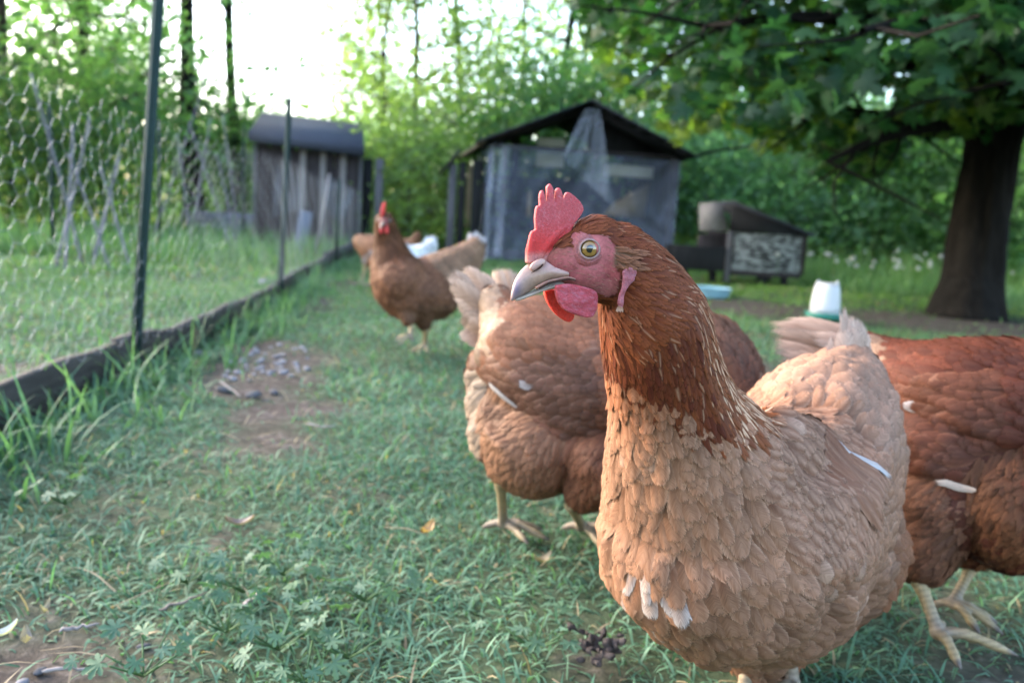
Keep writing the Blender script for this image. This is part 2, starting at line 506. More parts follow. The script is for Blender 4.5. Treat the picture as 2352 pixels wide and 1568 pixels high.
def scatter(y0, y1, dens, margin=.35, power=1.0):
    area = .66 * (y1 ** 2 - y0 ** 2) + 2 * margin * (y1 - y0)
    n = int(area * dens)
    y = np.sqrt(rng.random(n) * (y1 ** 2 - y0 ** 2) + y0 ** 2)
    x = (rng.random(n) * 2 - 1) * (.66 * y + margin)
    return x, y

def add_grass(name, y0, y1, dens, h, w, seg, warm, lean=(1.0, .35)):
    x, y = scatter(y0, y1, dens)
    d = dirt(x, y)
    cl = .5 + .5 * vnoise(np.stack([x, y], 1), 6.0, 2.) * 1.2
    keep = (rng.random(len(x)) > np.clip(d * 1.35 - .05, 0, .96)) & (rng.random(len(x)) < .35 + .65 * cl)
    x, y = x[keep], y[keep]; n = len(x)
    inside = (x < fence_x(y)) & (y < 9)
    hh = rng.gamma(5, h / 5, n) * np.where(inside, 1.25, 1.0)
    ln = np.abs(rng.normal(lean[0], lean[1], n))
    c = grass_cols(n, x, y, warm(x, y))
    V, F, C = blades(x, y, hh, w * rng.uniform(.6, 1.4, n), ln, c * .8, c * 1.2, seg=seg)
    return V, F, C

def sun_warmth(x, y):
    return .15 + .5 * sstep(3.0, 6.5, y) * sstep(-.5, 1.5, x) + .35 * sstep(2.0, 5.0, y) + .15 * (x < fence_x(y))  # farther blades tinted yellow-green to paint sunlit grass

gl = [add_grass('n', .42, 1.7, 40000, .022, .0024, 3, sun_warmth, (1.15, .33)),
      add_grass('m', 1.7, 4.2, 12000, .026, .0042, 2, sun_warmth, (1.05, .35)),
      add_grass('f', 4.2, 10.0, 2300, .036, .010, 2, sun_warmth, (.9, .3)),
      add_grass('ff', 10.0, 22.0, 260, .16, .03, 2, sun_warmth, (.5, .3))]
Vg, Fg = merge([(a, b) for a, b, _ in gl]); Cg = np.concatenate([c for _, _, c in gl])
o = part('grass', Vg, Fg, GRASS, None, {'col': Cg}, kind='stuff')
o['label'] = 'short trampled green grass of the chicken run'

def clump(xs, ys, h, w, warm, lean=.45, cnt=1):
    n = len(xs)
    c = grass_cols(n, xs, ys, np.full(n, warm))
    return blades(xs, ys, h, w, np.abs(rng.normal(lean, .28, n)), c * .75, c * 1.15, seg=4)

# long grass along both sides of the base board
cl = []
ty = .75 + rng.random(900) ** 1.3 * 6.2
cxs = fence_x(ty) + np.where(rng.random(900) < .72, rng.gamma(2, .032, 900) + .015, -rng.gamma(2, .04, 900))
k = rng.random(900) < (.5 + .5 * vnoise(np.stack([ty, 0 * ty], 1), 2.4, 1.))
cxs, ty = cxs[k], ty[k]
rep = 9
xs = np.repeat(cxs, rep) + rng.normal(0, .018, len(cxs) * rep); ys = np.repeat(ty, rep) + rng.normal(0, .022, len(cxs) * rep)
cl.append(clump(xs, ys, rng.gamma(5, .0145, len(xs)), rng.uniform(.0025, .006, len(xs)), .3, .6))
# tall meadow grass behind hutch and tree, and beyond the fence
def meadow(x0, x1, y0, y1, n, h, warm, w=.008):
    xs = rng.uniform(x0, x1, n); ys = rng.uniform(y0, y1, n)
    keep = (dirt(xs, ys) < .3)
    xs, ys = xs[keep], ys[keep]
    return clump(xs, ys, rng.gamma(6, h / 6, len(xs)), w * rng.uniform(.6, 1.5, len(xs)), warm, .3)
cl.append(meadow(1.6, 6.0, 7.5, 11.5, 8000, .22, .75, .010))
cl.append(meadow(2.5, 4.6, 6.2, 7.5, 2200, .11, .7, .008))
cl.append(meadow(-.6, 1.6, 9.2, 12, 2500, .2, .7, .010))
cl.append(meadow(3.3, 5.0, 4.8, 6.3, 1800, .13, .4))
cl.append(meadow(-5.5, -1.5, 5.2, 11, 7500, .15, .55, .010))
cl.append(meadow(-1.9, -.9, 7.9, 9.2, 800, .13, .3))
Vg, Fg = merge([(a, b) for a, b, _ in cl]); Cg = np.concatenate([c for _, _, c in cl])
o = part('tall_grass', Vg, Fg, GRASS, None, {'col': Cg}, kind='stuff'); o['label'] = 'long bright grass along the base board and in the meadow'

# straw, bits of dead stalk
n = 1500
x, y = scatter(.5, 3.5, 420); sel = rng.random(len(x)) < .35 + .65 * dirt(x, y); x, y = x[sel], y[sel]; n = len(x)
cs = np.array([.30, .23, .16]) * rng.uniform(.5, 1.3, (n, 1))
V, F, C = blades(x, y, rng.gamma(4, .014, n), rng.uniform(.001, .0026, n), rng.uniform(1.3, 1.56, n), cs, cs, z=gh(x, y) - .006 + rng.random(n) * .008, curl=.1, seg=2)
o = part('straw_litter', V, F, GRASS, None, {'col': C}, kind='stuff'); o['label'] = 'scattered dry straw and dead grass stalks on the ground'

# ------------------------------------------------------------------ wire fence: posts, mesh, base board
GREEN = mat_plain('green_post_paint', (.005, .022, .017), .8, .3, 60, .15, .001, .5)
WIRE = mat_plain('galvanised_wire', (.27, .30, .34), .5, .15, 300, 0, 0, .5, .3)
BOARD = mat_wood('weathered_board', (.025, .021, .018), (.085, .075, .065), (40, 3, 60))
GREYW = mat_wood('grey_board', (.075, .07, .078), (.17, .16, .165), (40, 40, 4))
DARKW = mat_wood('dark_board', (.030, .023, .024), (.070, .055, .056), (40, 40, 4))
BLACKW = mat_wood('tarred_board', (.008, .008, .009), (.025, .023, .024), (30, 30, 4))
BATTEN = mat_wood('batten_wood', (.20, .17, .16), (.34, .30, .28), (60, 60, 4))
WARMW = mat_wood('pine_and_sunlit_wood', (.28, .19, .11), (.45, .33, .21), (60, 60, 4))
CREAM = mat_plain('cream_painted_board', (.55, .53, .47), .7, .12, 12, .1)

FP = [(-.878, 1.86), (-1.02, 3.52), (-1.30, 5.85), (-1.62, 8.5)]
def t_post(c, h, lean, label, name='fence_post', group='green metal fence posts'):
    t = thing(name, label, 'fence post', c, group)
    c = np.asarray(c, float); up = nrm(np.array([lean[0], lean[1], 1.0]))
    dirx = nrm(np.array([.12, -1.0, 0])); ax = np.stack([nrm(np.cross(dirx, up)), nrm(np.cross(up, np.cross(dirx, up))), up])
    it = [box(c + up * (h / 2 - .06), (.024, .005, h + .12), ax), box(c + up * (h / 2 - .06) + ax[1] * .0095, (.005, .0135, h + .118), ax)]
    V, F = merge(it); part('stake', V, F, GREEN, t, smooth=False)
    studs = [box(c + up * z - ax[1] * .0055, (.009, .0055, .009), ax) for z in np.arange(.10, h - .03, .055)]
    V, F = merge(studs); part('studs', V, F, GREEN, t, smooth=False, kind='stuff')
    return t
LB = ['tall near green metal post beside the foreground boards of the run', 'green metal post in front of the dark shed, second along the wire',
      'shorter green metal post against the battens of the shed', 'farthest green metal post hidden near the shed end of the wire']
HP = [.95, .855, .62, .5]
for i, (x, y) in enumerate(FP[:3]):
    t_post((x, y, 0), HP[i], [(.075, 0), (.030, 0), (.02, 0)][i], LB[i])
for u, d, vt, lb in [(135, 5.6, 250, 'thin green post of the far enclosure side by the left trellis'), (378, 6.4, 280, 'thin green post in the enclosure near the two bare trunks'), (568, 8.2, 290, 'thin green post beside the left edge of the shed')]:
    g = XD(u, d); h = P(u, vt, d)[2]
    t_post(g, h, (0, 0), lb, group='posts at the back of the enclosure')

# hexagonal wire netting
def netting():
    a, hh = .0235, .0205                 # flat twist length, half cell height
    segs = []
    L = np.concatenate([[0], np.cumsum(np.linalg.norm(np.diff(FENCE, axis=0), axis=1))])
    def w(s, z):
        x = np.interp(s, L, FENCE[:, 0]); y = np.interp(s, L, FENCE[:, 1])
        bul = .012 * np.sin(s * 4.1 + 1) * np.sin(z * 5) + .005 * np.sin(s * 23 + z * 31)
        return np.stack([x + .016 + bul, y + 0 * z, z + .012 * np.sin(s * 2.2) + .003 * np.sin(s * 61 + z * 40)], -1)
    pitch = a + a * .62
    nc = int((L[-1] - .15) / pitch); nr = 14
    A, B, T = [], [], []
    for i in range(nc):
        for j in range(-1, nr):
            s = .1 + i * pitch; z = .02 + j * 2 * hh + (hh if i % 2 else 0)
            A.append((s, z)); B.append((s + a, z)); T.append(1)
            A.append((s + a, z)); B.append((s + pitch, z + hh)); T.append(0)
            A.append((s + a, z)); B.append((s + pitch, z - hh)); T.append(0)
    A = np.array(A); B = np.array(B); T = np.array(T)
    ok = (A[:, 1] > .062) & (B[:, 1] > .062)
    A, B, T = A[ok], B[ok], T[ok]
    pa, pb = w(A[:, 0], A[:, 1]), w(B[:, 0], B[:, 1])
    r = np.where(T == 1, .00050, .00030)
    t = nrm(pb - pa); ref = np.tile(np.array([1.0, .15, .3]), (len(t), 1)); n1 = nrm(np.cross(t, ref)); n2 = np.cross(t, n1)
    V = []
    for p in (pa, pb):
        for k in range(3):
            th = 2 * math.pi * k / 3
            V.append(p + r[:, None] * (math.cos(th) * n1 + math.sin(th) * n2))
    V = np.stack(V, 1).reshape(-1, 3); o = np.arange(len(pa))[:, None] * 6
    F = np.concatenate([o + np.array([[k, (k + 1) % 3, 3 + (k + 1) % 3, 3 + k]]) for k in range(3)])
    return V, F
t = thing('wire_netting', 'hexagonal chicken wire stretched between the green posts of the run', 'wire fence', (-.9, 2.0, 0))
V, F = netting(); part('hexagon_wire', V, F, WIRE, t, kind='stuff')

def board_run(y0, y1, h, th, tilt, label, dz=0.0):
    ys = np.linspace(y0, y1, 14); V = []
    for i, y in enumerate(ys):
        x = fence_x(y) - .012; top = h + .004 * math.sin(y * 17 + h * 90) + dz + tilt * (y - y0)
        wob = .003 * math.sin(y * 9)
        V += [(x - th / 2 + wob, y, -.06), (x + th / 2 + wob, y, -.06), (x + th / 2 + wob, y, top - .004), (x + th / 2 - .004 + wob, y, top), (x - th / 2 + .004 + wob, y, top), (x - th / 2 + wob, y, top - .004)]
    n = len(ys); F = []
    for i in range(n - 1):
        for k in range(6):
            F.append([i * 6 + k, i * 6 + (k + 1) % 6, i * 6 + 6 + (k + 1) % 6, i * 6 + 6 + k])
    return tag(part('base_board', np.array(V), [np.array(F), np.array([[0, 1, 2, 3, 4, 5][::-1], [(n - 1) * 6 + k for k in range(6)]])], BOARD, None, smooth=False), label, 'board', 'boards along the foot of the wire')
board_run(.35, 1.78, .078, .024, .004, 'weathered edging board at the photo\'s left edge, foot of the wire')
board_run(1.80, 2.02, .086, .028, -.01, 'short raised edging board just behind the near green post')
board_run(2.04, 3.42, .072, .024, .002, 'weathered edging board between the first and second green post')
board_run(3.45, 5.4, .085, .026, .004, 'edging board running on behind the second green post')
board_run(5.43, 7.9, .12, .03, .004, 'farthest edging board ending near the shed')

# ------------------------------------------------------------------ sheds, coop, hutch
def frame_axes(yaw):
    c, s = math.cos(yaw), math.sin(yaw)
    return np.array([[c, s, 0], [-s, c, 0], [0, 0, 1.0]])       # rows: right, back, up

class Builder:
    def __init__(self, t, yaw): self.t = t; self.o = ORG[t].copy(); self.ax = frame_axes(yaw)
    def w(self, p): return self.o + np.asarray(p, float) @ self.ax
    def box(self, name, c, size, mat, parent=None, rot=None, bev=.003, label=None):
        ax = self.ax if rot is None else np.asarray(rot) @ self.ax
        V, F = box(self.w(c), size, ax, bev)
        return part(name, V, F, mat, parent or self.t, smooth=False, label=label)
    def slab(self, name, quad, th, mat, parent=None, label=None):
        q = np.array([self.w(p) for p in quad]); nn = nrm(np.cross(q[1] - q[0], q[3] - q[0]))
        V = np.concatenate([q, q + nn * th])
        return part(name, V, _bF, mat, parent or self.t, smooth=False, label=label)

def rotx(a): c, s = math.cos(a), math.sin(a); return np.array([[1, 0, 0], [0, c, s], [0, -s, c]])
def roty(a): c, s = math.cos(a), math.sin(a); return np.array([[c, 0, s], [0, 1, 0], [-s, 0, c]])

FELT = mat_plain('roofing_felt', (.060, .062, .078), .85, .3, 90, .4, .003, .2)
NETM = mat_plain('plastic_netting', (.33, .34, .38), .6, .1, 30, 0)
# -- the narrow dark shed with battens
d = 8.6; c = XD(713, d)
SH = thing('small_shed', 'narrow dark board shed with pale battens and a sloping felt roof', 'shed', c)
b = Builder(SH, R(12)); W, H, D = 1.03, 1.05, .8
for i in range(8):
    b.box('wall_board', (-W / 2 + W / 16 + i * W / 8, 0, H / 2 - .02 + .004 * (i % 3)), (W / 8 - .007, .02, H), DARKW)
for i in range(5):
    for sx, nm in ((-1, 'wall_board'), (1, 'wall_board')):
        b.box(nm, (sx * (W / 2 - .01), .03 + D / 10 + i * D / 5, H / 2 + .04), (.02, D / 5 - .006, H + .1), DARKW)
b.box('wall_board', (0, D + .03, H / 2), (W, .02, H), DARKW)
for u in (701, 745, 789):
    b.box('batten', ((u - 713) / FPX * d * 1.0, -.022, H / 2 - .02), (.062, .022, H - .01), BATTEN)
b.box('corner_post', (-W / 2 - .018, -.01, H / 2 - .02), (.034, .04, H), GREYW)
b.box('corner_post', (W / 2 + .018, -.01, H / 2 - .02), (.034, .04, H), GREYW)
b.slab('roof', [(-W / 2 - .07, -.15, H + .03), (W / 2 + .04, -.15, H - .03), (W / 2 + .04, D + .1, H + .30), (-W / 2 - .05, D + .1, H + .34)], .05, FELT)
b.slab('fascia', [(-W / 2 - .075, -.156, H - .015), (W / 2 + .045, -.156, H - .085), (W / 2 + .045, -.153, H + .04), (-W / 2 - .075, -.153, H + .1)], .012, FELT)
dr = b.box('open_door', (W / 2 + .21, -.05, H / 2 - .06), (.085, .03, H * .95), GREYW)
b.box('dark_gap', (W / 2 + .09, .10, H / 2 - .05), (.1, .03, H * .93), BLACKW)  # black slab filling the shaded gap beside the ajar door
# torn netting drooping on its wall
def sheet(quad, nu, nv, disp, seed=0.0):
    q = np.asarray(quad, float)
    s, t_ = np.meshgrid(np.linspace(0, 1, nu), np.linspace(0, 1, nv))
    s = s[..., None]; t_ = t_[..., None]
    p = (q[0] * (1 - s) + q[1] * s) * (1 - t_) + (q[3] * (1 - s) + q[2] * s) * t_
    nn = nrm(np.cross(q[1] - q[0], q[3] - q[0]))
    p = p + nn * (disp(s[..., 0], t_[..., 0]))[..., None]
    i = np.arange(nu * nv).reshape(nv, nu)
    return p.reshape(-1, 3), np.stack([i[:-1, :-1], i[:-1, 1:], i[1:, 1:], i[1:, :-1]], -1).reshape(-1, 4)
GAUZE = mat_plastic_sheet('gauze', .16, (.45, .46, .52))
V, F = sheet([b.w((.12, -.045, .80)), b.w((.46, -.045, .60)), b.w((.36, -.05, .22)), b.w((.2, -.05, .42))], 14, 14, lambda s, t: .02 * np.sin(9 * s + 5 * t))
part('torn_netting', V, F, GAUZE, SH)
V, F = sheet([b.w((-.32, -.045, .84)), b.w((-.08, -.045, .70)), b.w((-.04, -.05, .40)), b.w((-.36, -.05, .30))], 14, 14, lambda s, t: .02 * np.sin(7 * s + 6 * t))
part('torn_netting', V, F, GAUZE, SH)

# things leaning by the shed
g = XD(702, 7.4)
lb = thing('leaning_slab', 'grey-blue slab leaning upright in front of the battened shed', 'slab', g)
b2 = Builder(lb, R(-5)); b2.box('slab', (0, 0, .17), (.12, .03, .42), mat_plain('grey_blue_plastic', (.11, .125, .17), .7, .1, 20, .1), rot=roty(-.16))
g0, g1 = P(722, 590, 7.2), P(757, 400, 7.35)
tag(part('leaning_stick', *tube([g0, (g0 + g1) / 2 + np.array([.012, 0, 0]), g1], [.016, .015, .012], 7), BATTEN), 'pale stick leaning in front of the battened shed wall', 'stick')
g = XD(520, 10.5)
rb = thing('low_plank_box', 'low blue-grey plank box in the grass left of the shed', 'raised bed', g)
b2 = Builder(rb, R(-4)); BLUEG = mat_wood('blue_grey_plank', (.15, .16, .21), (.24, .25, .31), (4, 40, 40))
for z in (.09, .225):
    b2.box('plank', (0, 0, z), (1.05, .03, .125), BLUEG); b2.box('plank', (0, .5, z), (1.05, .03, .125), BLUEG)
    for sx in (-1, 1): b2.box('plank', (sx * .545, .25, z), (.03, .53, .125), BLUEG)

# -- the plastic wrapped coop
d = 8.5; c = XD(1325, d)
CP = thing('hen_coop', 'gabled black-roofed hen coop wrapped in clear plastic sheeting', 'coop', c)
b = Builder(CP, R(7)); W, D = 1.98, 1.9
zl = 1.17; zr = 1.17; zt = 1.60
for sx in (-1, 1):
    for y in (0, D):
        b.box('corner_post', (sx * (W / 2 - .03), y + (.03 if y == 0 else -.03), zl / 2), (.055, .055, zl), DARKW)
b.box('front_rail', (0, .03, zl - .03), (W - .12, .04, .05), DARKW)
b.box('ground_beam', (0, .03, .05), (W - .12, .05, .1), DARKW)
for i in range(9):
    b.box('back_board', (-W / 2 + .11 + i * (W - .1) / 9, D + .012, .475), ((W - .1) / 9 - .004, .022, .95), DARKW)
for i in range(8):
    b.box('side_board', (W / 2 + .012, .1 + i * D / 8.2, .56), (.022, D / 8.2 - .008, 1.12), DARKW)
    b.box('side_board', (-W / 2 + .02, .45 + i * (D - .4) / 8, .40), (.022, (D - .4) / 8 - .008, .8), DARKW)
b.box('king_post', (-.50, D - .05, .95), (.10, .05, 1.0), BLACKW)
b.box('pine_stud', (-.62, D - .12, .98), (.06, .04, .85), WARMW)
b.box('cream_board', (-.30, .30, 1.13), (.30, .02, .30), CREAM)
b.box('cream_board', (.54, .22, .985), (.52, .02, .12), CREAM, label='long cream board under the right eave')
b.box('roost_rail', (.0, D * .55, .62), (W - .1, .05, .05), DARKW)
b.box('pine_stud', (-.50, .25, .58), (.04, .035, .26), WARMW)
b.slab('sun_patch', [(.34, .45, .52), (.80, .45, .50), (.84, .45, .90), (.46, .45, .66)], .012, mat_wood('sun_patch_tan', (.30, .20, .115), (.48, .34, .21), (12, 12, 3)), label='tan painted sun patch inside seen through plastic')  # tan slab shaped as the sun patch on the inner wall
b.box('brace', (.32, .6, 1.28), (.05, .04, .34), WARMW, rot=roty(-.45))
# roof: two slabs of tarred boards, open gable
ov = .11
for sx in (-1, 1):
    n = 7
    for i in range(n):                                            # boards running front to back, side by side up the slope
        f0, f1 = i / n, (i + .97) / n
        x0, x1 = sx * (W / 2 + ov) * (1 - f0), sx * (W / 2 + ov) * (1 - f1)
        z0, z1 = zl - .03 + (zt - zl + .03) * f0, zl - .03 + (zt - zl + .03) * f1
        q = [(x0, -.22, z0), (x1, -.22, z1), (x1, D + .12, z1), (x0, D + .12, z0)]
        if sx < 0: q = q[::-1]
        b.slab('roof_board', q if sx > 0 else q, -.022 if sx > 0 else -.022, BLACKW)
    q = [(sx * (W / 2 + ov + .02), -.25, zl - .045), (0, -.25, zt + .0), (0, D + .15, zt + .0), (sx * (W / 2 + ov + .02), D + .15, zl - .045)]
    q2 = [(x, y, z + .028) for x, y, z in q]
    if sx < 0: q2 = q2[::-1]
    b.slab('roofing_felt', q2, .012 if sx < 0 else .012, FELT)
    # rafter under the front edge
    b.slab('rafter', [(sx * (W / 2 + .06), -.02, zl - .07), (sx * .0, -.02, zt - .07), (sx * .0, -.02, zt - .015), (sx * (W / 2 + .06), -.02, zl - .015)], .04, BLACKW)
# black slab standing in for the shaded interior in the gable's right half
b.slab('gable_board', [(.08, .28, 1.18), (W / 2 - .04, .28, 1.17), (.62, .28, 1.34), (.08, .28, 1.56)], .015, BLACKW)
PLS = mat_plastic_sheet('clear_plastic_sheet', .21, (.36, .40, .54))
PLF = mat_plastic_sheet('clear_plastic_flap', .25, (.55, .58, .70))
wr = lambda s, t: .020 * np.sin(11 * s + 4 * t + 2 * np.sin(3 * t)) * (.3 + t) + .010 * np.sin(31 * s + 7 * np.sin(5 * t)) + .006 * np.sin(60 * s + 20 * t)
V, F = sheet([b.w((-W / 2 - .01, -.03, 1.16)), b.w((W / 2 + .03, -.03, 1.10)), b.w((W / 2 + .01, -.05, .02)), b.w((-W / 2, -.05, -.01))], 70, 40, wr)
part('plastic_sheet', V, F, PLS, CP, label='front plastic sheet')
V, F = sheet([b.w((-W / 2 - .03, D * .5, 1.10)), b.w((-W / 2 - .02, -.03, 1.16)), b.w((-W / 2 - .03, -.05, .0)), b.w((-W / 2 - .06, D * .5, .02))], 30, 30, wr)
part('plastic_sheet', V, F, PLS, CP, label='left side plastic sheet')
for k, x in enumerate((-W / 2 + .02, -W / 2 + .12, -W / 2 + .16)):   # gathered folds at the corner
    V, F = sheet([b.w((x, -.06, 1.14)), b.w((x + .05, -.07, 1.14)), b.w((x + .03, -.09, .03)), b.w((x - .02, -.08, .03))], 6, 24, lambda s, t: .018 * np.sin(7 * t + 3 * s + k))
    part('plastic_fold', V, F, PLF, CP)
V, F = sheet([b.w((-.06, -.2, zt - .06)), b.w((.08, -.2, zt - .05)), b.w((.36, -.10, .55)), b.w((-.26, -.16, 1.06))], 34, 40, lambda s, t: .06 * np.sin(9 * s + 2 + 2 * t) * t + .02 * np.sin(23 * s + 5 * t))
part('plastic_flap', V, F, PLF, CP, label='loose plastic flap hanging from the ridge')
# narrow annex at its left
for x, w_, m, h0 in ((-W / 2 - .34, .075, GREYW, .93), (-W / 2 - .24, .07, BLACKW, .95), (-W / 2 - .09, .10, BLACKW, .98)):
    b.box('annex_board', (x, -.02, h0 / 2), (w_, .03, h0), m)  # black ones stand in for the dark gap beside the grey plank
b.box('annex_board', (-W / 2 - .165, .06, .62), (.045, .02, .62), WARMW)  # warm wood tone paints the sunlit strip of the annex
b.slab('annex_roof', [(-W / 2 - .44, -.08, .84), (-W / 2 - .27, -.08, 1.06), (-W / 2 - .27, .7, 1.06), (-W / 2 - .44, .7, .84)], .025, DARKW)
b.slab('annex_roof', [(-W / 2 - .27, -.07, 1.0), (-W / 2 - .02, -.07, 1.17), (-W / 2 - .02, .6, 1.17), (-W / 2 - .27, .6, 1.0)], .02, WARMW)  # warm wood tone paints the sun patch at the left eave

# -- the raised hutch
OSBM, _nt, _b, _o = newmat('strand_board')
_v = coords(_nt, (26, 26, 75)); _n1 = N(_nt, 'ShaderNodeTexVoronoi'); _n1.inputs['Scale'].default_value = 1.0
_nz = N(_nt, 'ShaderNodeTexNoise'); _nz.inputs['Scale'].default_value = 1.6; _nt.links.new(_v, _nz.inputs['Vector'])
_vv = mixc(_nt, .2, _v, _nz.outputs['Color']); _nt.links.new(_vv, _n1.inputs['Vector'])
_sp = N(_nt, 'ShaderNodeSeparateColor'); _nt.links.new(_n1.outputs['Color'], _sp.inputs[0])
_nt.links.new(ramp(_nt, math_(_nt, 'ADD', math_(_nt, 'MULTIPLY', _sp.outputs[0], .75), math_(_nt, 'MULTIPLY', noise_(_nt, 16, 4, .7, coords(_nt)), .35)), [(.28, (.02, .02, .02)), (.48, (.09, .09, .09)), (.66, (.20, .205, .20)), (.9, (.33, .34, .33))]), _b.inputs['Base Color'])
_b.inputs['Roughness'].default_value = .85
d = 6.75; c = XD(1751, d)
HT = thing('raised_hutch', 'small raised hutch with a weathered strand-board front and dark gable', 'hutch', c)
b = Builder(HT, R(6)); W, H, z0, D = .63, .31, .10, .6
b.box('strand_board_panel', (.01, 0, z0 + H / 2), (W - .04, .014, H), OSBM)
b.box('corner_post', (-W / 2 - .01, -.012, (z0 + H) / 2 + .005), (.04, .03, z0 + H), GREYW)
b.box('corner_post', (W / 2 + .005, -.006, z0 + H / 2), (.022, .03, H + .02), DARKW)
b.box('bottom_rail', (.0, .02, z0 - .02), (W, .05, .04), DARKW)
b.slab('gable_board', [(-W / 2 - .02, -.008, z0 + H + .002), (W / 2 + .03, -.008, z0 + H + .002), (W / 2 + .03, -.008, z0 + H + .015), (-W / 2 - .02, -.008, z0 + H + .215)], .014, BLACKW)
b.slab('roof', [(W / 2 + .06, -.05, z0 + H - .0), (W / 2 + .06, D, z0 + H - .0), (-W / 2 - .02, D, z0 + H + .23), (-W / 2 - .02, -.05, z0 + H + .23)], .02, FELT)
b.box('floor_board', (0, D / 2, z0), (W, D - .06, .02), DARKW)
b.box('back_board', (0, D - .02, z0 + H / 2), (W, .02, H), DARKW)
for y in (.14, .43):
    b.box('side_board', (W / 2 - .005, y, z0 + H / 2), (.02, .28, H), DARKW)
# left wing: felt panel (paler tone paints its sunlit face) over dark wall, trough box in front
b.box('side_panel', (-W / 2 - .135, .10, z0 + .14), (.21, .02, .28), DARKW)
b.slab('felt_panel', [(-W / 2 - .25, .07, z0 + .30), (-W / 2 - .025, .0, z0 + .32), (-W / 2 - .045, .16, z0 + .545), (-W / 2 - .22, .22, z0 + .52)], .015, mat_plain('sunlit_felt', (.15, .135, .125), .9, .25, 30, .3))
b.box('trough_board', (-W / 2 - .26, -.03, z0 + .085), (.44, .02, .19), BLACKW)
b.box('trough_board', (-W / 2 - .26, .2, z0 + .085), (.44, .02, .19), BLACKW)
b.box('trough_floor', (-W / 2 - .26, .085, z0 - .005), (.44, .21, .015), BLACKW)
for x, y in ((-W / 2 + .0, .0), (W / 2 - .12, .03), (W / 2 - .2, .25), (0, .03), (.1, .3), (-W / 2 - .40, .02), (-W / 2 - .1, .05), (-W / 2 - .3, .2), (W / 2 - .06, D - .1), (-W / 2 + .05, D - .1)):
    b.box('leg', (x, y + .02, z0 / 2 - .035), (.05, .05, z0 + .02), BLACKW)

# -- waterer and bowl
c = G(1892, 733)
c = c + np.array([0, 0, .012])
WT = thing('poultry_waterer', 'white plastic jug waterer on a green tray in the grass', 'waterer', c)
rr = 33 / FPX * c[1]; hgt = 82 / FPX * c[1]
WPL = mat_plain('white_translucent_plastic', (.50, .50, .52), .4, .06, 14, .0, 0, .5); GPL = mat_plain('green_tray_plastic', (.02, .16, .12), .4, .1, 20, 0)
V, F = lathe(c, [(rr * .2, hgt * .08), (rr, hgt * .1), (rr * .99, hgt * .3), (rr * .93, hgt * .55), (rr * .88, hgt * .72), (rr * .84, hgt * .83), (rr * .72, hgt * .92), (rr * .6, hgt * .955), (rr * .3, hgt * .96)], 28); part('jug', V, F, WPL, WT)
for sx in (-1, 1):
    V, F = tube([c + np.array([sx * rr * .72, 0, hgt * .86]), c + np.array([sx * rr * .68, 0, hgt * .95]), c + np.array([sx * rr * .6, 0, hgt * 1.02])], [rr * .13, rr * .12, rr * .07], 8); part('lug', V, F, WPL, WT)
V, F = lathe(c, [(rr * 1.15, -.01), (rr * 1.28, hgt * .03), (rr * 1.3, hgt * .13), (rr * 1.24, hgt * .135), (rr * 1.2, hgt * .06), (rr * .3, hgt * .055)], 28); part('tray', V, F, GPL, WT)
c = G(1630, 680)
BW = thing('shallow_bowl', 'shallow pale blue bowl on the bare ground behind the hen', 'bowl', c)
q = 48 / FPX * c[1]; z = 20 / FPX * c[1]
V, F = lathe(c, [(q * .8, -.01), (q * .9, z * .3), (q, z), (q * 1.03, z * 1.04), (q * .97, z), (q * .86, z * .35), (q * .2, z * .3)], 28); part('bowl_shell', V, F, mat_plain('blue_enamel', (.24, .42, .5), .35, .1, 30, 0), BW)

# -- bean pole trellises in the enclosure
POLE = mat_plain('bleached_cane', (.14, .135, .15), .8, .2, 30, .2)
def trellis(label, segs, d0):
    u0 = np.mean([s[0] for s in segs]) * .3906
    t = thing('pole_trellis', label, 'trellis', XD(u0, d0), 'bleached pole trellises in the enclosure')
    for k, s in enumerate(segs):
        (a, b_, c_, e_) = [x * .3906 for x in s]
        da = d0 + .10 * math.sin(k * 2.1); db = d0 + .12 * math.cos(k * 1.7)
        p0, p1 = P(a, b_, da), P(c_, e_, db)
        lo, hi = (p1, p0) if p0[2] > p1[2] else (p0, p1)
        lo = hi + (lo - hi) * ((hi[2] + .03) / max(.05, hi[2] - lo[2]))
        mid = (lo + hi) / 2 + np.array([.012 * math.sin(k * 3), .01, 0])
        V, F = tube(catmull([lo, mid, hi], 4), np.linspace(.0085, .0055, 9), 6); part('pole', V, F, POLE, t)
trellis('bleached bean poles crossed left of the near green post', [(180, 430, 390, 1200), (530, 680, 400, 1250), (430, 740, 410, 1100), (400, 900, 560, 1350)], 4.6)
trellis('small group of bean poles just left of the tall green post', [(710, 900, 600, 1300), (690, 930, 640, 1150), (590, 980, 720, 1420)], 5.2)
trellis('crossed bleached bean poles under the two bare trunks', [(1220, 430, 980, 1150), (1110, 720, 1270, 1200), (1240, 690, 1160, 1180), (1040, 790, 1090, 1200), (1310, 670, 1380, 1200), (1270, 900, 1330, 1180)], 6.8)

# ------------------------------------------------------------------ trees and bushes
LEAFCOL = {'mid': ((.055, .125, .055), (.115, .22, .09)), 'light': ((.11, .18, .06), (.20, .28, .115)), 'blue': ((.085, .18, .105), (.16, .28, .165)), 'dark': ((.03, .07, .03), (.065, .13, .05))}

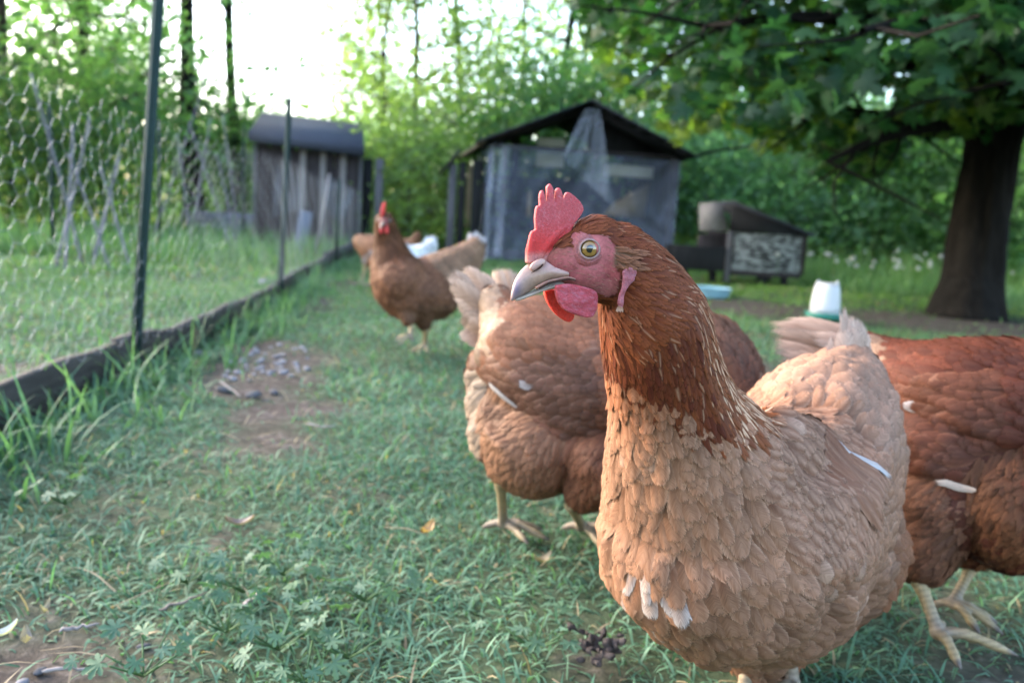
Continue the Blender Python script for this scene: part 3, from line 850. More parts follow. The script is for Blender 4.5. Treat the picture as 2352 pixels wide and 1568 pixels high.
def leaf_quads(C, size, cols, up=.4):
    n = len(C)
    nn = nrm(rng.normal(0, 1, (n, 3)) + np.array([0, 0, up])); a = nrm(np.cross(nn, rng.normal(0, 1, (n, 3)))); b_ = np.cross(nn, a)
    s = (size * rng.uniform(.55, 1.35, n))[:, None]
    V = np.stack([C - a * s * .9, C + b_ * s * .45 - nn * s * .12, C + a * s * .9, C - b_ * s * .45 - nn * s * .12], 1).reshape(-1, 3)
    F = (np.arange(n)[:, None] * 4 + np.arange(4)[None])
    return V, F, np.repeat(cols, 4, 0)

def limb_mesh(limbs, sides=6):
    return merge([tube(p, r, sides, cap=False) for p, r in limbs])

def grow(h, h0, rad, tr, nb, seed, lean=(0, 0), forks=3, droop=0.0):
    """trunk polyline + limbs in local coordinates; returns limbs, tips"""
    q = np.random.default_rng(seed)
    zs = np.linspace(-.1, h, 9)
    wob = np.cumsum(q.normal(0, .012 * h, (9, 2)), 0) * .6
    tp = np.stack([lean[0] * zs + wob[:, 0] - wob[0, 0], lean[1] * zs + wob[:, 1] - wob[0, 1], zs], 1)
    trr = tr * (1 - .8 * np.clip(zs / h, 0, 1)); trr[0] *= 1.5; trr[1] *= 1.05
    trunk = (catmull(tp, 3), np.interp(np.linspace(0, 8, 25), np.arange(9), trr))
    limbs, tips = [], []
    for i in range(nb):
        z = h0 + (h - h0) * (i + q.random()) / nb * .95
        base = np.array([np.interp(z, zs, tp[:, 0]), np.interp(z, zs, tp[:, 1]), z])
        a = q.uniform(0, 2 * math.pi); f = (z - h0) / max(.1, h - h0)
        L = rad * (1.1 - .65 * f) * q.uniform(.6, 1.1)
        dv = np.array([math.cos(a), math.sin(a), q.uniform(.1, .7) - droop])
        e = base + nrm(dv) * L; m1 = (base + e) / 2 + q.normal(0, .08 * L, 3) + np.array([0, 0, .06 * L])
        r0 = max(.006, tr * .42 * (1 - .7 * f))
        limbs.append((catmull([base, m1, e], 4), np.linspace(r0, r0 * .25, 9))); tips.append(e); tips.append(m1)
        for k in range(forks):
            st = base + (e - base) * q.uniform(.3, .9); e2 = st + nrm(dv + q.normal(0, .7, 3)) * L * q.uniform(.3, .6)
            limbs.append((np.array([st, (st + e2) / 2 + q.normal(0, .03 * L, 3), e2]), np.array([r0 * .4, r0 * .28, r0 * .1]))); tips.append(e2)
    return trunk, limbs, np.array(tips)

PROTO = {}
def tree_meshes(key, h, h0, rad, tr, nb, nleaf, size, colkey, seed, bark, spread=.30, lean=(0, 0), forks=3, up=.4, extra=None):
    trunk, limbs, tips = grow(h, h0, rad, tr, nb, seed, lean, forks)
    Vt, Ft = limb_mesh([trunk], 9)
    Vb, Fb = limb_mesh(limbs, 5)
    c = tips[rng.integers(0, len(tips), nleaf)] + rng.normal(0, 1, (nleaf, 3)) * spread * rad * np.array([1, 1, .7])
    if extra is not None: c = np.concatenate([c, extra])
    c = c[c[:, 2] > .03]
    a, b_ = [np.array(x) for x in LEAFCOL[colkey]]
    k = np.clip(.5 + .5 * vnoise(c, 2.2, seed) + rng.normal(0, .2, len(c)), 0, 1)[:, None]
    Vl, Fl, Cl = leaf_quads(c, size, a * (1 - k) + b_ * k, up)
    PROTO[key] = (mesh('trunk', Vt, Ft, bark), mesh('branches', Vb, Fb, bark), mesh('crown', Vl, Fl, LEAF, {'col': Cl}, smooth=False))

def put_tree(key, name, label, cat, loc, rz=0.0, s=1.0, group=None, lean=0.0):
    t = thing(name, label, cat, loc, group)
    for nm, me in zip(('trunk', 'branches', 'crown'), PROTO[key]):
        o = link(nm, me, t); o.rotation_euler = (lean, 0, rz); o.scale = (s, s, s)
    return t

# prototypes
tree_meshes('leafy_a', 6.0, .7, 2.0, .10, 17, 5200, .075, 'mid', 11, BARK, .26)
tree_meshes('leafy_b', 5.5, .5, 1.7, .08, 16, 5200, .070, 'light', 12, BARK, .24)
tree_meshes('leafy_c', 7.5, 1.0, 2.3, .12, 18, 6000, .085, 'mid', 13, BARK_D, .26)
tree_meshes('bare_low', 9.0, 3.4, 2.0, .115, 14, 3000, .075, 'mid', 14, BARK_D, .3)
tree_meshes('sparse', 8.0, 1.1, 1.5, .075, 18, 1700, .065, 'light', 15, BARK_D, .24)
tree_meshes('bush_a', 1.7, .1, .95, .03, 12, 5000, .05, 'blue', 16, BARK_L, .34, forks=4)
tree_meshes('bush_b', 1.3, .08, .85, .025, 11, 4200, .045, 'light', 17, BARK_L, .34, forks=4)
tree_meshes('bush_c', 2.3, .15, 1.1, .035, 14, 6500, .055, 'mid', 18, BARK, .32, forks=4)
tree_meshes('bush_d', 1.9, .1, 1.0, .03, 13, 5500, .05, 'dark', 19, BARK_D, .34, forks=4)

T = lambda key, name, lb, cat, u, d, rz, s=1.0, group=None, lean=0.0: put_tree(key, name, lb, cat, XD(u, d, gh(*XD(u, d)[:2]) - .02), rz, s, group, lean)
LT = 'leafy trees behind the enclosure'; WD = 'trees of the wood behind'; BU = 'bushes behind the run'
T('leafy_a', 'leafy_tree', 'dense leafy tree filling the photo\'s upper left corner', 'tree', 20, 9.0, .3, .95, LT)
T('leafy_c', 'leafy_tree', 'dark leafy tree directly left of the tall green post', 'tree', 215, 11.5, 1.9, .9, LT)
T('leafy_b', 'leafy_tree', 'paler leafy tree behind the tall green post', 'tree', 330, 15, 2.2, .62, LT)
T('leafy_a', 'leafy_tree', 'leafy tree at the photo\'s left edge, beyond the bean poles', 'tree', -190, 8.2, 4.2, 1.0, LT)
T('bare_low', 'bare_trunk_tree', 'thicker straight bare trunk standing left of the shed', 'tree', 463, 10.8, .5, 1.0)
T('bare_low', 'bare_trunk_tree', 'slimmer leaning bare trunk just left of the shed roof', 'tree', 528, 11.6, 2.6, .78, None, -.035)
T('bush_d', 'bush', 'dark bush around the foot of the thicker bare trunk', 'bush', 440, 11.4, .6, 1.0, BU)
T('bush_c', 'bush', 'bush between the bare trunks and the shed', 'bush', 570, 12.2, 1.2, .75, BU)
T('bush_c', 'bush', 'tall bush behind the crossed bean poles at left', 'bush', 250, 9.8, 2.4, .85, BU)
T('bush_d', 'bush', 'dark bush under the leafy trees at the far left', 'bush', 40, 8.2, .9, .8, BU)
T('bush_b', 'bush', 'low bush at the enclosure back under the dark leafy tree', 'bush', 150, 9.0, 3.0, .9, BU)
T('bush_a', 'bush', 'low bush seen over the low plank box', 'bush', 490, 13.5, 5.0, .8, BU)
T('bush_b', 'bush', 'low bush seen over the shed roof', 'bush', 650, 15, 5.0, .95, BU)
T('leafy_b', 'pale_tree', 'bright yellow-green tree between the shed and the coop', 'tree', 935, 11.5, .7, .85)
T('leafy_b', 'pale_tree', 'pale tree rising straight behind the shed\'s right corner', 'tree', 880, 13.2, 2.9, .9)
T('sparse', 'pale_tree', 'airy pale green tree left of the coop ridge', 'tree', 1050, 13.5, 1.7, .95)
T('bush_b', 'bush', 'bright yellow-green bush beside the coop annex', 'bush', 940, 9.6, 1.0, 1.0, BU)
T('bush_b', 'bush', 'bright low bush just behind the far hen', 'bush', 985, 10.4, 3.3, .95, BU)
T('sparse', 'slim_tree', 'slim dark trunk rising behind the coop ridge', 'tree', 1262, 12.5, 3.7, 1.0)
T('sparse', 'slim_tree', 'slim trunk just right of the coop ridge trunk', 'tree', 1300, 15.5, 5.1, 1.0)
T('leafy_b', 'pale_tree', 'pale leafy tree behind the right slope of the coop', 'tree', 1400, 14.5, 2.8, .95)
T('bare_low', 'slim_tree', 'dark straight trunk above the coop\'s right roof slope', 'tree', 1372, 13.5, 4.8, .9)
T('leafy_a', 'wood_tree', 'leafy tree behind the hutch', 'tree', 1560, 15.0, .9, .9, WD)
for i, (u, d, k, lb) in enumerate([(1600, 10.2, 'bush_a', 'blue-green bush behind the hutch gable'), (1700, 11.6, 'bush_b', 'pale bush rising over the hutch roof'), (1800, 10.6, 'bush_a', 'blue-green bush right of the hutch'), (1930, 10.2, 'bush_a', 'blue-green bush above the waterer'),
                                   (2040, 11.0, 'bush_b', 'pale bush left of the maple trunk'), (2140, 10.2, 'bush_c', 'tall bush touching the maple trunk\'s left side'), (2290, 9.6, 'bush_a', 'bush right of the maple trunk'), (2420, 8.6, 'bush_c', 'bush at the photo\'s right edge'),
                                   (1640, 12.8, 'bush_c', 'tall bush between coop and hutch'), (1480, 11.2, 'bush_c', 'bush hard behind the coop\'s right wall'), (1180, 11.4, 'bush_c', 'bush showing through the left half of the open gable'), (1300, 11.8, 'bush_d', 'dark bush right behind the coop back wall'), (1880, 13.2, 'bush_c', 'tall dark-stemmed bush far behind the waterer'), (2030, 13.8, 'bush_a', 'far blue-green bush under the maple limb'), (2230, 12.8, 'bush_c', 'tall bush behind the maple trunk')]):
    T(k, 'bush', lb, 'bush', u, d, i * 1.3, .92 + .12 * (i % 3), BU)
W_OUT = 'leafy tree of the wood running on past the picture\'s edges'
WOOD = [(-700, W_OUT), (-480, W_OUT), (-330, W_OUT), (-120, W_OUT), (60, 'wood tree far behind the leftmost bean poles'), (200, 'wood tree far behind the dark leafy tree'), (1010, 'airy wood tree over the gap between shed and coop'), (1120, 'airy wood tree above the coop\'s left eave'), (1230, 'airy wood tree above the coop\'s left roof slope'), (1330, 'airy wood tree right behind the coop ridge'), (1420, 'airy wood tree above the coop\'s right roof slope'),
        (1510, 'wood tree above the coop\'s right eave'), (1600, 'wood tree straight above the hutch\'s felt panel'), (1690, 'wood tree far behind the hutch gable'), (1780, 'wood tree far behind the hutch\'s right end'), (1860, 'wood tree far behind the waterer'), (1940, 'wood tree under the sky hole in the maple\'s leaves'), (2020, 'wood tree under the maple\'s lowest tuft'),
        (2100, 'wood tree close left of the maple trunk'), (2190, 'wood tree hidden behind the maple trunk'), (2280, 'wood tree close right of the maple trunk'), (2370, 'wood tree at the picture\'s right border'), (2480, W_OUT), (2600, W_OUT), (2760, W_OUT), (2900, W_OUT), (880, 'airy wood tree behind the shed\'s open door'), (1160, 'airy wood tree over the coop annex roof')]
for i, (u, lb_) in enumerate(WOOD):                             # the wood itself
    d = 16.5 + 3.5 * math.sin(i * 2.3) + (i % 3) * 1.2
    k = ['leafy_c', 'leafy_a', 'sparse', 'leafy_b', 'leafy_a'][i % 5]
    T('sparse' if 900 < u < 1450 else k, 'wood_tree', lb_, 'tree', u, d, i * 1.1, (.55 + .07 * (i % 4)) if u < 1450 else .44 + .05 * (i % 4), WD)
for i, (u, d) in enumerate([(600, 24), (690, 26), (780, 23), (860, 20), (520, 22)]):
    T('bush_c', 'bush', ['far bush under the sky at the shed roof\'s left end', 'far bush under the sky over the middle of the shed roof', 'far bush under the sky at the shed roof\'s right end', 'far bush behind the open shed door', 'far bush between the slimmer bare trunk and the shed'][i], 'bush', u, d, i, 1.0, 'far bushes behind the shed')
for i, (x, y) in enumerate([(-9.6, 1.0), (-10.2, 3.6), (-7.2, 6.2), (-9.9, -1.8), (-12.0, 2.0), (-9.2, 8.0), (-12.6, -2.5)]):   # the wood goes on round the left of the run
    put_tree(['leafy_c', 'leafy_a'][i % 2], 'wood_tree', W_OUT, 'tree', (x, y, -.02), i * 1.7, .55, WD)

# low undergrowth closing the wood's floor
m_ = 26000; a_ = rng.uniform(-1.25, 1.15, m_); r_ = rng.uniform(17, 24, m_)
uc = np.stack([np.sin(a_) * r_, np.cos(a_) * r_, 0 * a_], 1); uc[:, 2] = rng.random(m_) ** 1.2 * (1.25 + .5 * vnoise(uc, .7, 3.))
k = np.clip(.5 + .5 * vnoise(uc, .9, 1.) + rng.normal(0, .2, m_), 0, 1)[:, None]
V, F, C = leaf_quads(uc, .13, np.array([.05, .12, .06]) * (1 - k) + np.array([.11, .21, .10]) * k, .3)
o = part('undergrowth', V, F, LEAF, None, {'col': C}, smooth=False, kind='stuff'); o['label'] = 'low leafy undergrowth along the floor of the wood'

# fallen dead branches beside the coop
for k, (pts, d, r) in enumerate([([(1010, 330), (960, 350), (915, 320), (880, 330)], 9.4, .018), ([(1025, 440), (975, 405), (930, 370), (905, 330), (880, 300)], 9.2, .02), ([(1060, 300), (1010, 260), (960, 290), (900, 270)], 9.8, .016), ([(1000, 500), (960, 460), (930, 430)], 9.2, .012)]):
    pp = catmull([P(u, v, d + .12 * i) for i, (u, v) in enumerate(pts)], 5)
    tag(part('dead_branch', *tube(pp, np.linspace(r, r * .4, len(pp)), 6), BARK), ['bare drooping branch level with the coop eave', 'long bare branch arching down to the coop annex', 'bare branch high left of the coop roof', 'short bare branch behind the far hen\'s head'][k], 'branch', 'bare branches beside the coop')
g0 = P(2080, 340, 8.2)
pp = catmull([P(1548, 372, 8.6), P(1640, 348, 8.9), P(1720, 335, 9.2), P(1790, 300, 9.4)], 5)
tag(part('dead_branch', *tube(pp, np.linspace(.022, .009, len(pp)), 6), BARK_D), 'bare branch reaching right from the coop\'s right eave', 'branch')

# ------------------------------------------------------------------ the maple at the right
MBARK = mat_bark('maple_bark', (.014, .012, .0105)); MBARK.node_tree.nodes['Mapping'].inputs['Scale'].default_value = (15, 15, 1.9)
MT = thing('maple_tree', 'big dark maple leaning over the yard with low spreading leaves', 'tree', G(2215, 722))
tz = [(2216, 760, 4.9, .255), (2222, 700, 4.93, .205), (2232, 640, 4.97, .174), (2252, 500, 5.0, .157), (2272, 380, 5.0, .153), (2295, 250, 5.0, .150), (2320, 110, 5.0, .155), (2350, -60, 5.0, .14), (2380, -300, 5.0, .12), (2400, -600, 5.0, .08)]
tp = catmull([P(u, v, d) for u, v, d, r in tz], 4); trr = np.interp(np.linspace(0, len(tz) - 1, len(tp)), np.arange(len(tz)), [r for *_, r in tz])
V, F = tube(tp, trr, 44)
ang = np.arctan2(V[:, 1] - tp[len(tp) // 2][1], V[:, 0] - np.interp(V[:, 2], tp[:, 2], tp[:, 0]))
V[:, :2] += (np.stack([np.cos(ang), np.sin(ang)], 1)) * (.014 * vnoise(np.stack([np.cos(ang) * 3, np.sin(ang) * 3, V[:, 2] * 2], 1), 2.5, 2.) + .013 * vnoise(np.stack([np.cos(ang) * 9, np.sin(ang) * 9, V[:, 2] * 1.4], 1), 2.2, 6.))[:, None]
part('trunk', V, F, MBARK, MT)
BR = []
def mlimb(pts, r0, r1):
    p = catmull(pts, 5); BR.append((p, np.linspace(r0, r1, len(p)))); return p
tips = []
hub = P(2285, 285, 5.0); hub2 = P(2325, 90, 5.0); hub3 = P(2370, -200, 5.0)
LIMBS = [
    ([hub, P(2130, 300, 4.9), P(1990, 262, 4.6), P(1850, 250, 4.4)], .06), ([hub, P(2150, 290, 4.4), P(2020, 320, 3.9), P(1900, 370, 3.7)], .05),
    ([hub2, P(2050, 150, 4.7), P(1750, 120, 4.6), P(1480, 130, 4.8)], .07), ([hub2, P(2100, 60, 4.2), P(1850, 40, 3.6), P(1620, 60, 3.4)], .06),
    ([hub2, P(2200, 60, 4.0), P(2100, 50, 3.2), P(1980, 70, 2.7)], .05), ([hub, P(2300, 200, 4.3), P(2320, 180, 3.5), P(2300, 200, 2.9)], .05),
    ([hub3, P(2000, -120, 4.8), P(1650, -60, 5.0), P(1380, 20, 5.3)], .07), ([hub3, P(2100, -150, 4.0), P(1850, -100, 3.2), P(1600, -80, 2.9)], .06),
    ([hub2, P(2250, 100, 5.6), P(2050, 160, 6.2), P(1800, 200, 6.4)], .05), ([hub2, P(2450, 80, 5.0), P(2600, 100, 4.9), P(2760, 130, 4.8)], .06),
    ([hub, P(2420, 200, 4.5), P(2520, 200, 4.0), P(2600, 220, 3.6)], .05), ([hub3, P(2450, -200, 4.2), P(2450, -160, 3.4), P(2400, -100, 2.6)], .05),
    ([hub3, P(2400, -260, 5.6), P(2300, -250, 6.6), P(2200, -200, 7.2)], .05), ([hub3, P(2550, -280, 5.2), P(2800, -260, 5.4), P(3000, -200, 5.5)], .06)]
for pts, r in LIMBS:
    p = mlimb(pts, r, .012)
    for k in range(9):
        i = rng.integers(6, len(p)); st = p[i]
        e = st + nrm(rng.normal(0, 1, 3) * np.array([1, 1, .35]) + np.array([0, 0, -.12])) * rng.uniform(.25, .6)
        BR.append((np.array([st, (st + e) / 2 + rng.normal(0, .03, 3), e]), np.array([.010, .007, .003]))); tips.append(e); tips.append((st + e) / 2)
V, F = limb_mesh(BR, 6); part('branches', V, F, BARK_D, MT)
tips = np.array(tips)

# leaf outline of a maple, folded a little along each lobe
def maple_leaf():
    half = [(0, 0), (.10, -.06), (.26, -.10), (.34, .02), (.50, .06), (.42, .16), (.30, .22), (.42, .34), (.56, .50), (.40, .48), (.26, .50), (.20, .42), (.16, .62), (.20, .76), (.08, .82), (0, 1.02)]
    L = [(-x, y) for x, y in half[1:-1]][::-1]
    out = half + L
    c = (0, .28)
    V = [(c[0], c[1], .03)]
    for x, y in out:
        V.append((x, y, -.22 * abs(x) ** 1.3 - .10 * (y - .3) ** 2))
    n = len(out)
    F = [[0, 1 + i, 1 + (i + 1) % n] for i in range(n)]
    return np.array(V), np.array(F)
MV, MF = maple_leaf()
# foliage regions: leaves hang in layered sprays round the limb tips, filled out inside a crown hull
NL = 17000
hull = []
# underside hull traced in depth: (u, v limit) -> the crown's lower edge
edge_u = [1250, 1310, 1390, 1430, 1480, 1560, 1640, 1710, 1760, 1850, 1890, 1920, 1970, 2040, 2100, 2160, 2230, 2352, 2700]
edge_v = [-60, 20, 130, 225, 235, 310, 290, 300, 345, 340, 400, 440, 420, 385, 320, 300, 330, 300, 300]
cand = []
while sum(len(c) for c in cand) < NL:
    m = 20000
    y = rng.uniform(2.5, 6.8, m); x = rng.uniform(-.2, 5.2, m); z = .55 + 2.2 * rng.random(m) ** 1.35
    p = np.stack([x, y, z], 1); uvp = UV(p)
    lim = np.interp(uvp[:, 0], edge_u, edge_v) + 26 * vnoise(p, 6.0, 2.)
    f = np.clip((y - 3.0) / 1.8, 0, 1)
    lim = lim * f + (1 - f) * np.minimum(lim, 235 + 40 * vnoise(p, 4., 8.))
    rr_ = ((x - 2.9) / 2.75) ** 2 + ((y - 4.8) / 2.3) ** 2
    spray = vnoise(p, 3.4, 11.) + .5 * vnoise(p, 8.0, 5.)
    gap = np.exp(-(((uvp[:, 0] - 2010) / 75) ** 2 + ((uvp[:, 1] - 225) / 38) ** 2)) > .45
    gap |= np.exp(-(((uvp[:, 0] - 1700) / 60) ** 2 + ((uvp[:, 1] - 215) / 30) ** 2)) > .6
    ok = (uvp[:, 1] < lim) & (rr_ < 1) & (spray > -.32) & ~gap & (uvp[:, 1] > -650)
    cand.append(p[ok])
lp = np.concatenate(cand)[:NL]
def leaf_xf(n, down=.55):
    nn = nrm(rng.normal(0, .55, (n, 3)) + np.array([-.1, -.35, .8])); tip = nrm(rng.normal(0, 1, (n, 3)) * np.array([1, 1, .4]) + np.array([-.2, -.1, -down]))
    tip = nrm(tip - nn * np.sum(tip * nn, 1, keepdims=True)); sd_ = np.cross(tip, nn)
    return nn, tip, sd_
n = len(lp); nn, tip, sd_ = leaf_xf(n); sc = rng.uniform(.062, .115, n)
la, lb2 = np.array([.009, .042, .016]), np.array([.028, .100, .032])
sun_tint = sstep(-.5, .4, vnoise(lp, 1.6, 3.)) * sstep(1.75, .9, lp[:, 2]) * sstep(3.6, 4.6, lp[:, 1]) * sstep(2.6, 2.0, lp[:, 0])  # lower left leaves turned lime to paint the sun on them
kk = np.clip(rng.normal(.45, .25, n), 0, 1)[:, None]
lc = la * (1 - kk) + lb2 * kk
lc = lc * (1 - sun_tint[:, None]) + np.array([.22, .31, .04]) * sun_tint[:, None] * rng.uniform(.6, 1.2, (n, 1))
br = rng.random(n) < .008 * (sun_tint > .3); lc[br] = (.25, .14, .05)
near = np.argsort(np.linalg.norm(lp - CAM, axis=1) + np.where((UV(lp)[:, 1] > -30) & (UV(lp)[:, 0] < 2400), 0, 50))[:300]
isn = np.zeros(n, bool); isn[near] = True
far = np.where(~isn)[0]
def leaf_world(i):
    return lp[i][:, None] + sc[i][:, None, None] * (MV[None, :, 0:1] * sd_[i][:, None] + (MV[None, :, 1:2]) * tip[i][:, None] + MV[None, :, 2:3] * nn[i][:, None])
V = leaf_world(far).reshape(-1, 3); F = (np.arange(len(far))[:, None, None] * len(MV) + MF[None]).reshape(-1, 3)
part('foliage', V, F, LEAF, MT, {'col': np.repeat(lc[far], len(MV), 0)}, kind='stuff')
up_ = np.stack([rng.normal(2.9, 1.25, 9000), rng.normal(4.7, 1.2, 9000), rng.uniform(2.2, 5.2, 9000)], 1)
V, F, C = leaf_quads(up_, .17, np.tile(np.array([.02, .06, .024]), (9000, 1)), .8)
part('upper_crown', V, F, LEAF, MT, {'col': C}, kind='stuff', smooth=False)
lmesh = [mesh('maple_leaf', MV, MF, LEAF, {'col': np.tile(c, (len(MV), 1))}) for c in ((.014, .050, .025), (.024, .068, .034), (.034, .088, .042), (.08, .13, .025))]
for q_, i in enumerate(near):
    o = link('leaf', lmesh[q_ % 3 if sun_tint[i] < .3 else 3], MT)
    mm = np.eye(4); mm[:3, 0] = sd_[i] * sc[i]; mm[:3, 1] = tip[i] * sc[i]; mm[:3, 2] = nn[i] * sc[i]; mm[:3, 3] = lp[i] - ORG[MT]
    o.matrix_local = Matrix(mm.tolist())

# ------------------------------------------------------------------ hens
WPROF = {'contour': ([0, .18, .42, .68, .86, 1.0], [.40, .78, 1.0, 1.0, .74, .22]),
         'hackle': ([0, .22, .48, .72, .90, 1.0], [.45, .95, 1.0, .72, .36, .05]),
         'quill': ([0, .12, .40, .75, .93, 1.0], [.35, .75, 1.0, 1.0, .78, .28]),
         'fluff': ([0, .2, .45, .7, .88, 1.0], [.5, .9, 1.0, .8, .5, .12])}
SCOL = np.array([-1, -.5, 0, .5, 1.0])

class Plumage:
    """collects feathers; every feather is a cambered vane of 5 x 6 vertices"""
    def __init__(self): self.V = []; self.C = []; self.U = []; self.I = []
    def add(self, mid, nor, W, prof, cb, ct, cs, ws, ce=None, we=0.0, camber=.22):
        """mid, nor: (n,6,3); W: (n,); cb, ct, cs: (n,3) base, tip and shaft colours; ws shaft weight (n,)"""
        n = len(mid)
        if not n: return
        t, wp = [np.array(x) for x in WPROF[prof]]
        T = nrm(np.gradient(mid, axis=1)); S = nrm(np.cross(T, nor))
        w = W[:, None] * .5 * wp[None]
        V = mid[:, :, None] + S[:, :, None] * (w[:, :, None] * SCOL)[..., None] - nor[:, :, None] * (w[:, :, None] * camber * SCOL ** 2)[..., None]
        tt = t[None, :, None, None]; ss = np.abs(SCOL)[None, None, :, None]
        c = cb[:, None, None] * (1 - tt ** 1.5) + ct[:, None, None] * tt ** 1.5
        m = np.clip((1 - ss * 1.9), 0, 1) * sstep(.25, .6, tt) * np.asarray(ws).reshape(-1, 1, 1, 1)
        c = c * (1 - m) + cs[:, None, None] * m
        if ce is not None:
            e = np.clip(np.maximum(ss, (tt - .72) * 3.2) - .35, 0, 1) * we
            c = c * (1 - e) + ce[:, None, None] * e
        fid = rng.random(n)
        U = np.stack(np.broadcast_arrays(SCOL[None, None, :], t[None, :, None]), -1)
        U = np.broadcast_to(U, (n, 6, 5, 2))
        self.V.append(V.reshape(-1, 3)); self.C.append(np.broadcast_to(c, V.shape).reshape(-1, 3)); self.U.append(U.reshape(-1, 2)); self.I.append(np.repeat(fid, 30))
    def split(self, parent, count):
        """the feathers that show largest become single parts; the others stay for build()"""
        V = np.concatenate(self.V).reshape(-1, 30, 3); C = np.concatenate(self.C).reshape(-1, 30, 3); U = np.concatenate(self.U).reshape(-1, 30, 2); I = np.concatenate(self.I).reshape(-1, 30)
        q = UV(V.reshape(-1, 3)).reshape(-1, 30, 2)
        a_, b_ = q[:, 29] * .5 + q[:, 25] * .5 - q[:, 2], q[:, 14] - q[:, 10]
        area = np.abs(a_[:, 0] * b_[:, 1] - a_[:, 1] * b_[:, 0])
        nn = np.cross(V[:, 14] - V[:, 10], V[:, 22] - V[:, 2]); c = V.mean(1)
        fac = np.abs(np.sum(nrm(nn) * nrm(CAM - c), 1)); side = np.sum(nrm(c - np.array([P(1700, 1200, .68)])) * nrm(CAM - c), 1)
        m = q.mean(1); ok = (side > .15) & (m[:, 1] < 1540) & (m[:, 0] < 2340)
        pick = np.argsort(-area * fac * ok)[:count]
        i = np.arange(30).reshape(6, 5); qd = np.stack([i[:-1, :-1], i[:-1, 1:], i[1:, 1:], i[1:, :-1]], -1).reshape(-1, 4)
        for k in pick:
            part('feather', V[k], qd, FEATHER, parent, {'col': C[k], 'fid': I[k]}, uv=U[k])
        keep = np.ones(len(V), bool); keep[pick] = False
        self.V = [V[keep].reshape(-1, 3)]; self.C = [C[keep].reshape(-1, 3)]; self.U = [U[keep].reshape(-1, 2)]; self.I = [I[keep].ravel()]
    def build(self, name, parent, kind='stuff', label=None):
        if not self.V: return None
        V = np.concatenate(self.V); n = len(V) // 30
        i = np.arange(30).reshape(6, 5)
        q = np.stack([i[:-1, :-1], i[:-1, 1:], i[1:, 1:], i[1:, :-1]], -1).reshape(-1, 4)
        F = (np.arange(n)[:, None, None] * 30 + q[None]).reshape(-1, 4)
        return part(name, V, F, FEATHER, parent, {'col': np.concatenate(self.C), 'fid': np.concatenate(self.I)}, uv=np.concatenate(self.U), kind=kind, label=label)

def sample_surface(V, F, n):
    T = np.concatenate([F[:, [0, 1, 2]], F[:, [0, 2, 3]]]) if F.shape[1] == 4 else F
    a, b_, c = V[T[:, 0]], V[T[:, 1]], V[T[:, 2]]
    cr = np.cross(b_ - a, c - a); ar = np.linalg.norm(cr, axis=1)
    k = np.searchsorted(np.cumsum(ar), rng.random(n) * ar.sum()); k = np.clip(k, 0, len(T) - 1)
    r1 = np.sqrt(rng.random(n))[:, None]; r2 = rng.random(n)[:, None]
    return a[k] * (1 - r1) + b_[k] * r1 * (1 - r2) + c[k] * r1 * r2, nrm(cr[k]), ar.sum() / 2

def thin(p, sp):
    """variable-radius dart throwing; returns the kept indices"""
    keep = []
    lev = np.round(np.log(sp / sp.min()) / math.log(1.25)).astype(int)
    for L in np.unique(lev):
        idx = np.where(lev == L)[0]; r = sp.min() * 1.25 ** L; g = {}
        cells = np.floor(p[idx] / r).astype(int); r2 = r * r
        pp = p[idx].tolist(); cl_ = cells.tolist()
        for a, (q, (cx, cy, cz)) in enumerate(zip(pp, cl_)):
            ok = True
            for dx in (-1, 0, 1):
                for dy in (-1, 0, 1):
                    for dz in (-1, 0, 1):
                        for o in g.get((cx + dx, cy + dy, cz + dz), ()):
                            if (o[0] - q[0]) ** 2 + (o[1] - q[1]) ** 2 + (o[2] - q[2]) ** 2 < r2: ok = False; break
                        if not ok: break
                    if not ok: break
                if not ok: break
            if ok: g.setdefault((cx, cy, cz), []).append(q); keep.append(idx[a])
    return np.array(keep, int)

def march(bvh, p0, d0, L, t, h0, h1, lift_r=.0):
    """lay a feather midline over the body: (6,3) points and normals"""
    p = Vector(p0); d = Vector(d0); out = []; nn = []; pt = 0.0
    for k in range(6):
        if k: p = p + d * (L * (t[k] - pt)); pt = t[k]
        loc, no, _, _ = bvh.find_nearest(p)
        d = (d - no * d.dot(no)).normalized()
        p = loc; h = h0 + (h1 + lift_r) * t[k] ** 1.2
        out.append((loc + no * h)[:]); nn.append(no[:])
    return out, nn

def spheres_on(keys, n=6, scale=None):
    """keys: (u, v, d, r) along the spine -> dense overlapping balls"""
    pts = np.array([[*P(u, v, d), r] for u, v, d, r in keys])
    dense = catmull(pts, n)
    return dense, [ellipsoid(q[:3], (q[3],) * 3, None, 2) for q in dense]

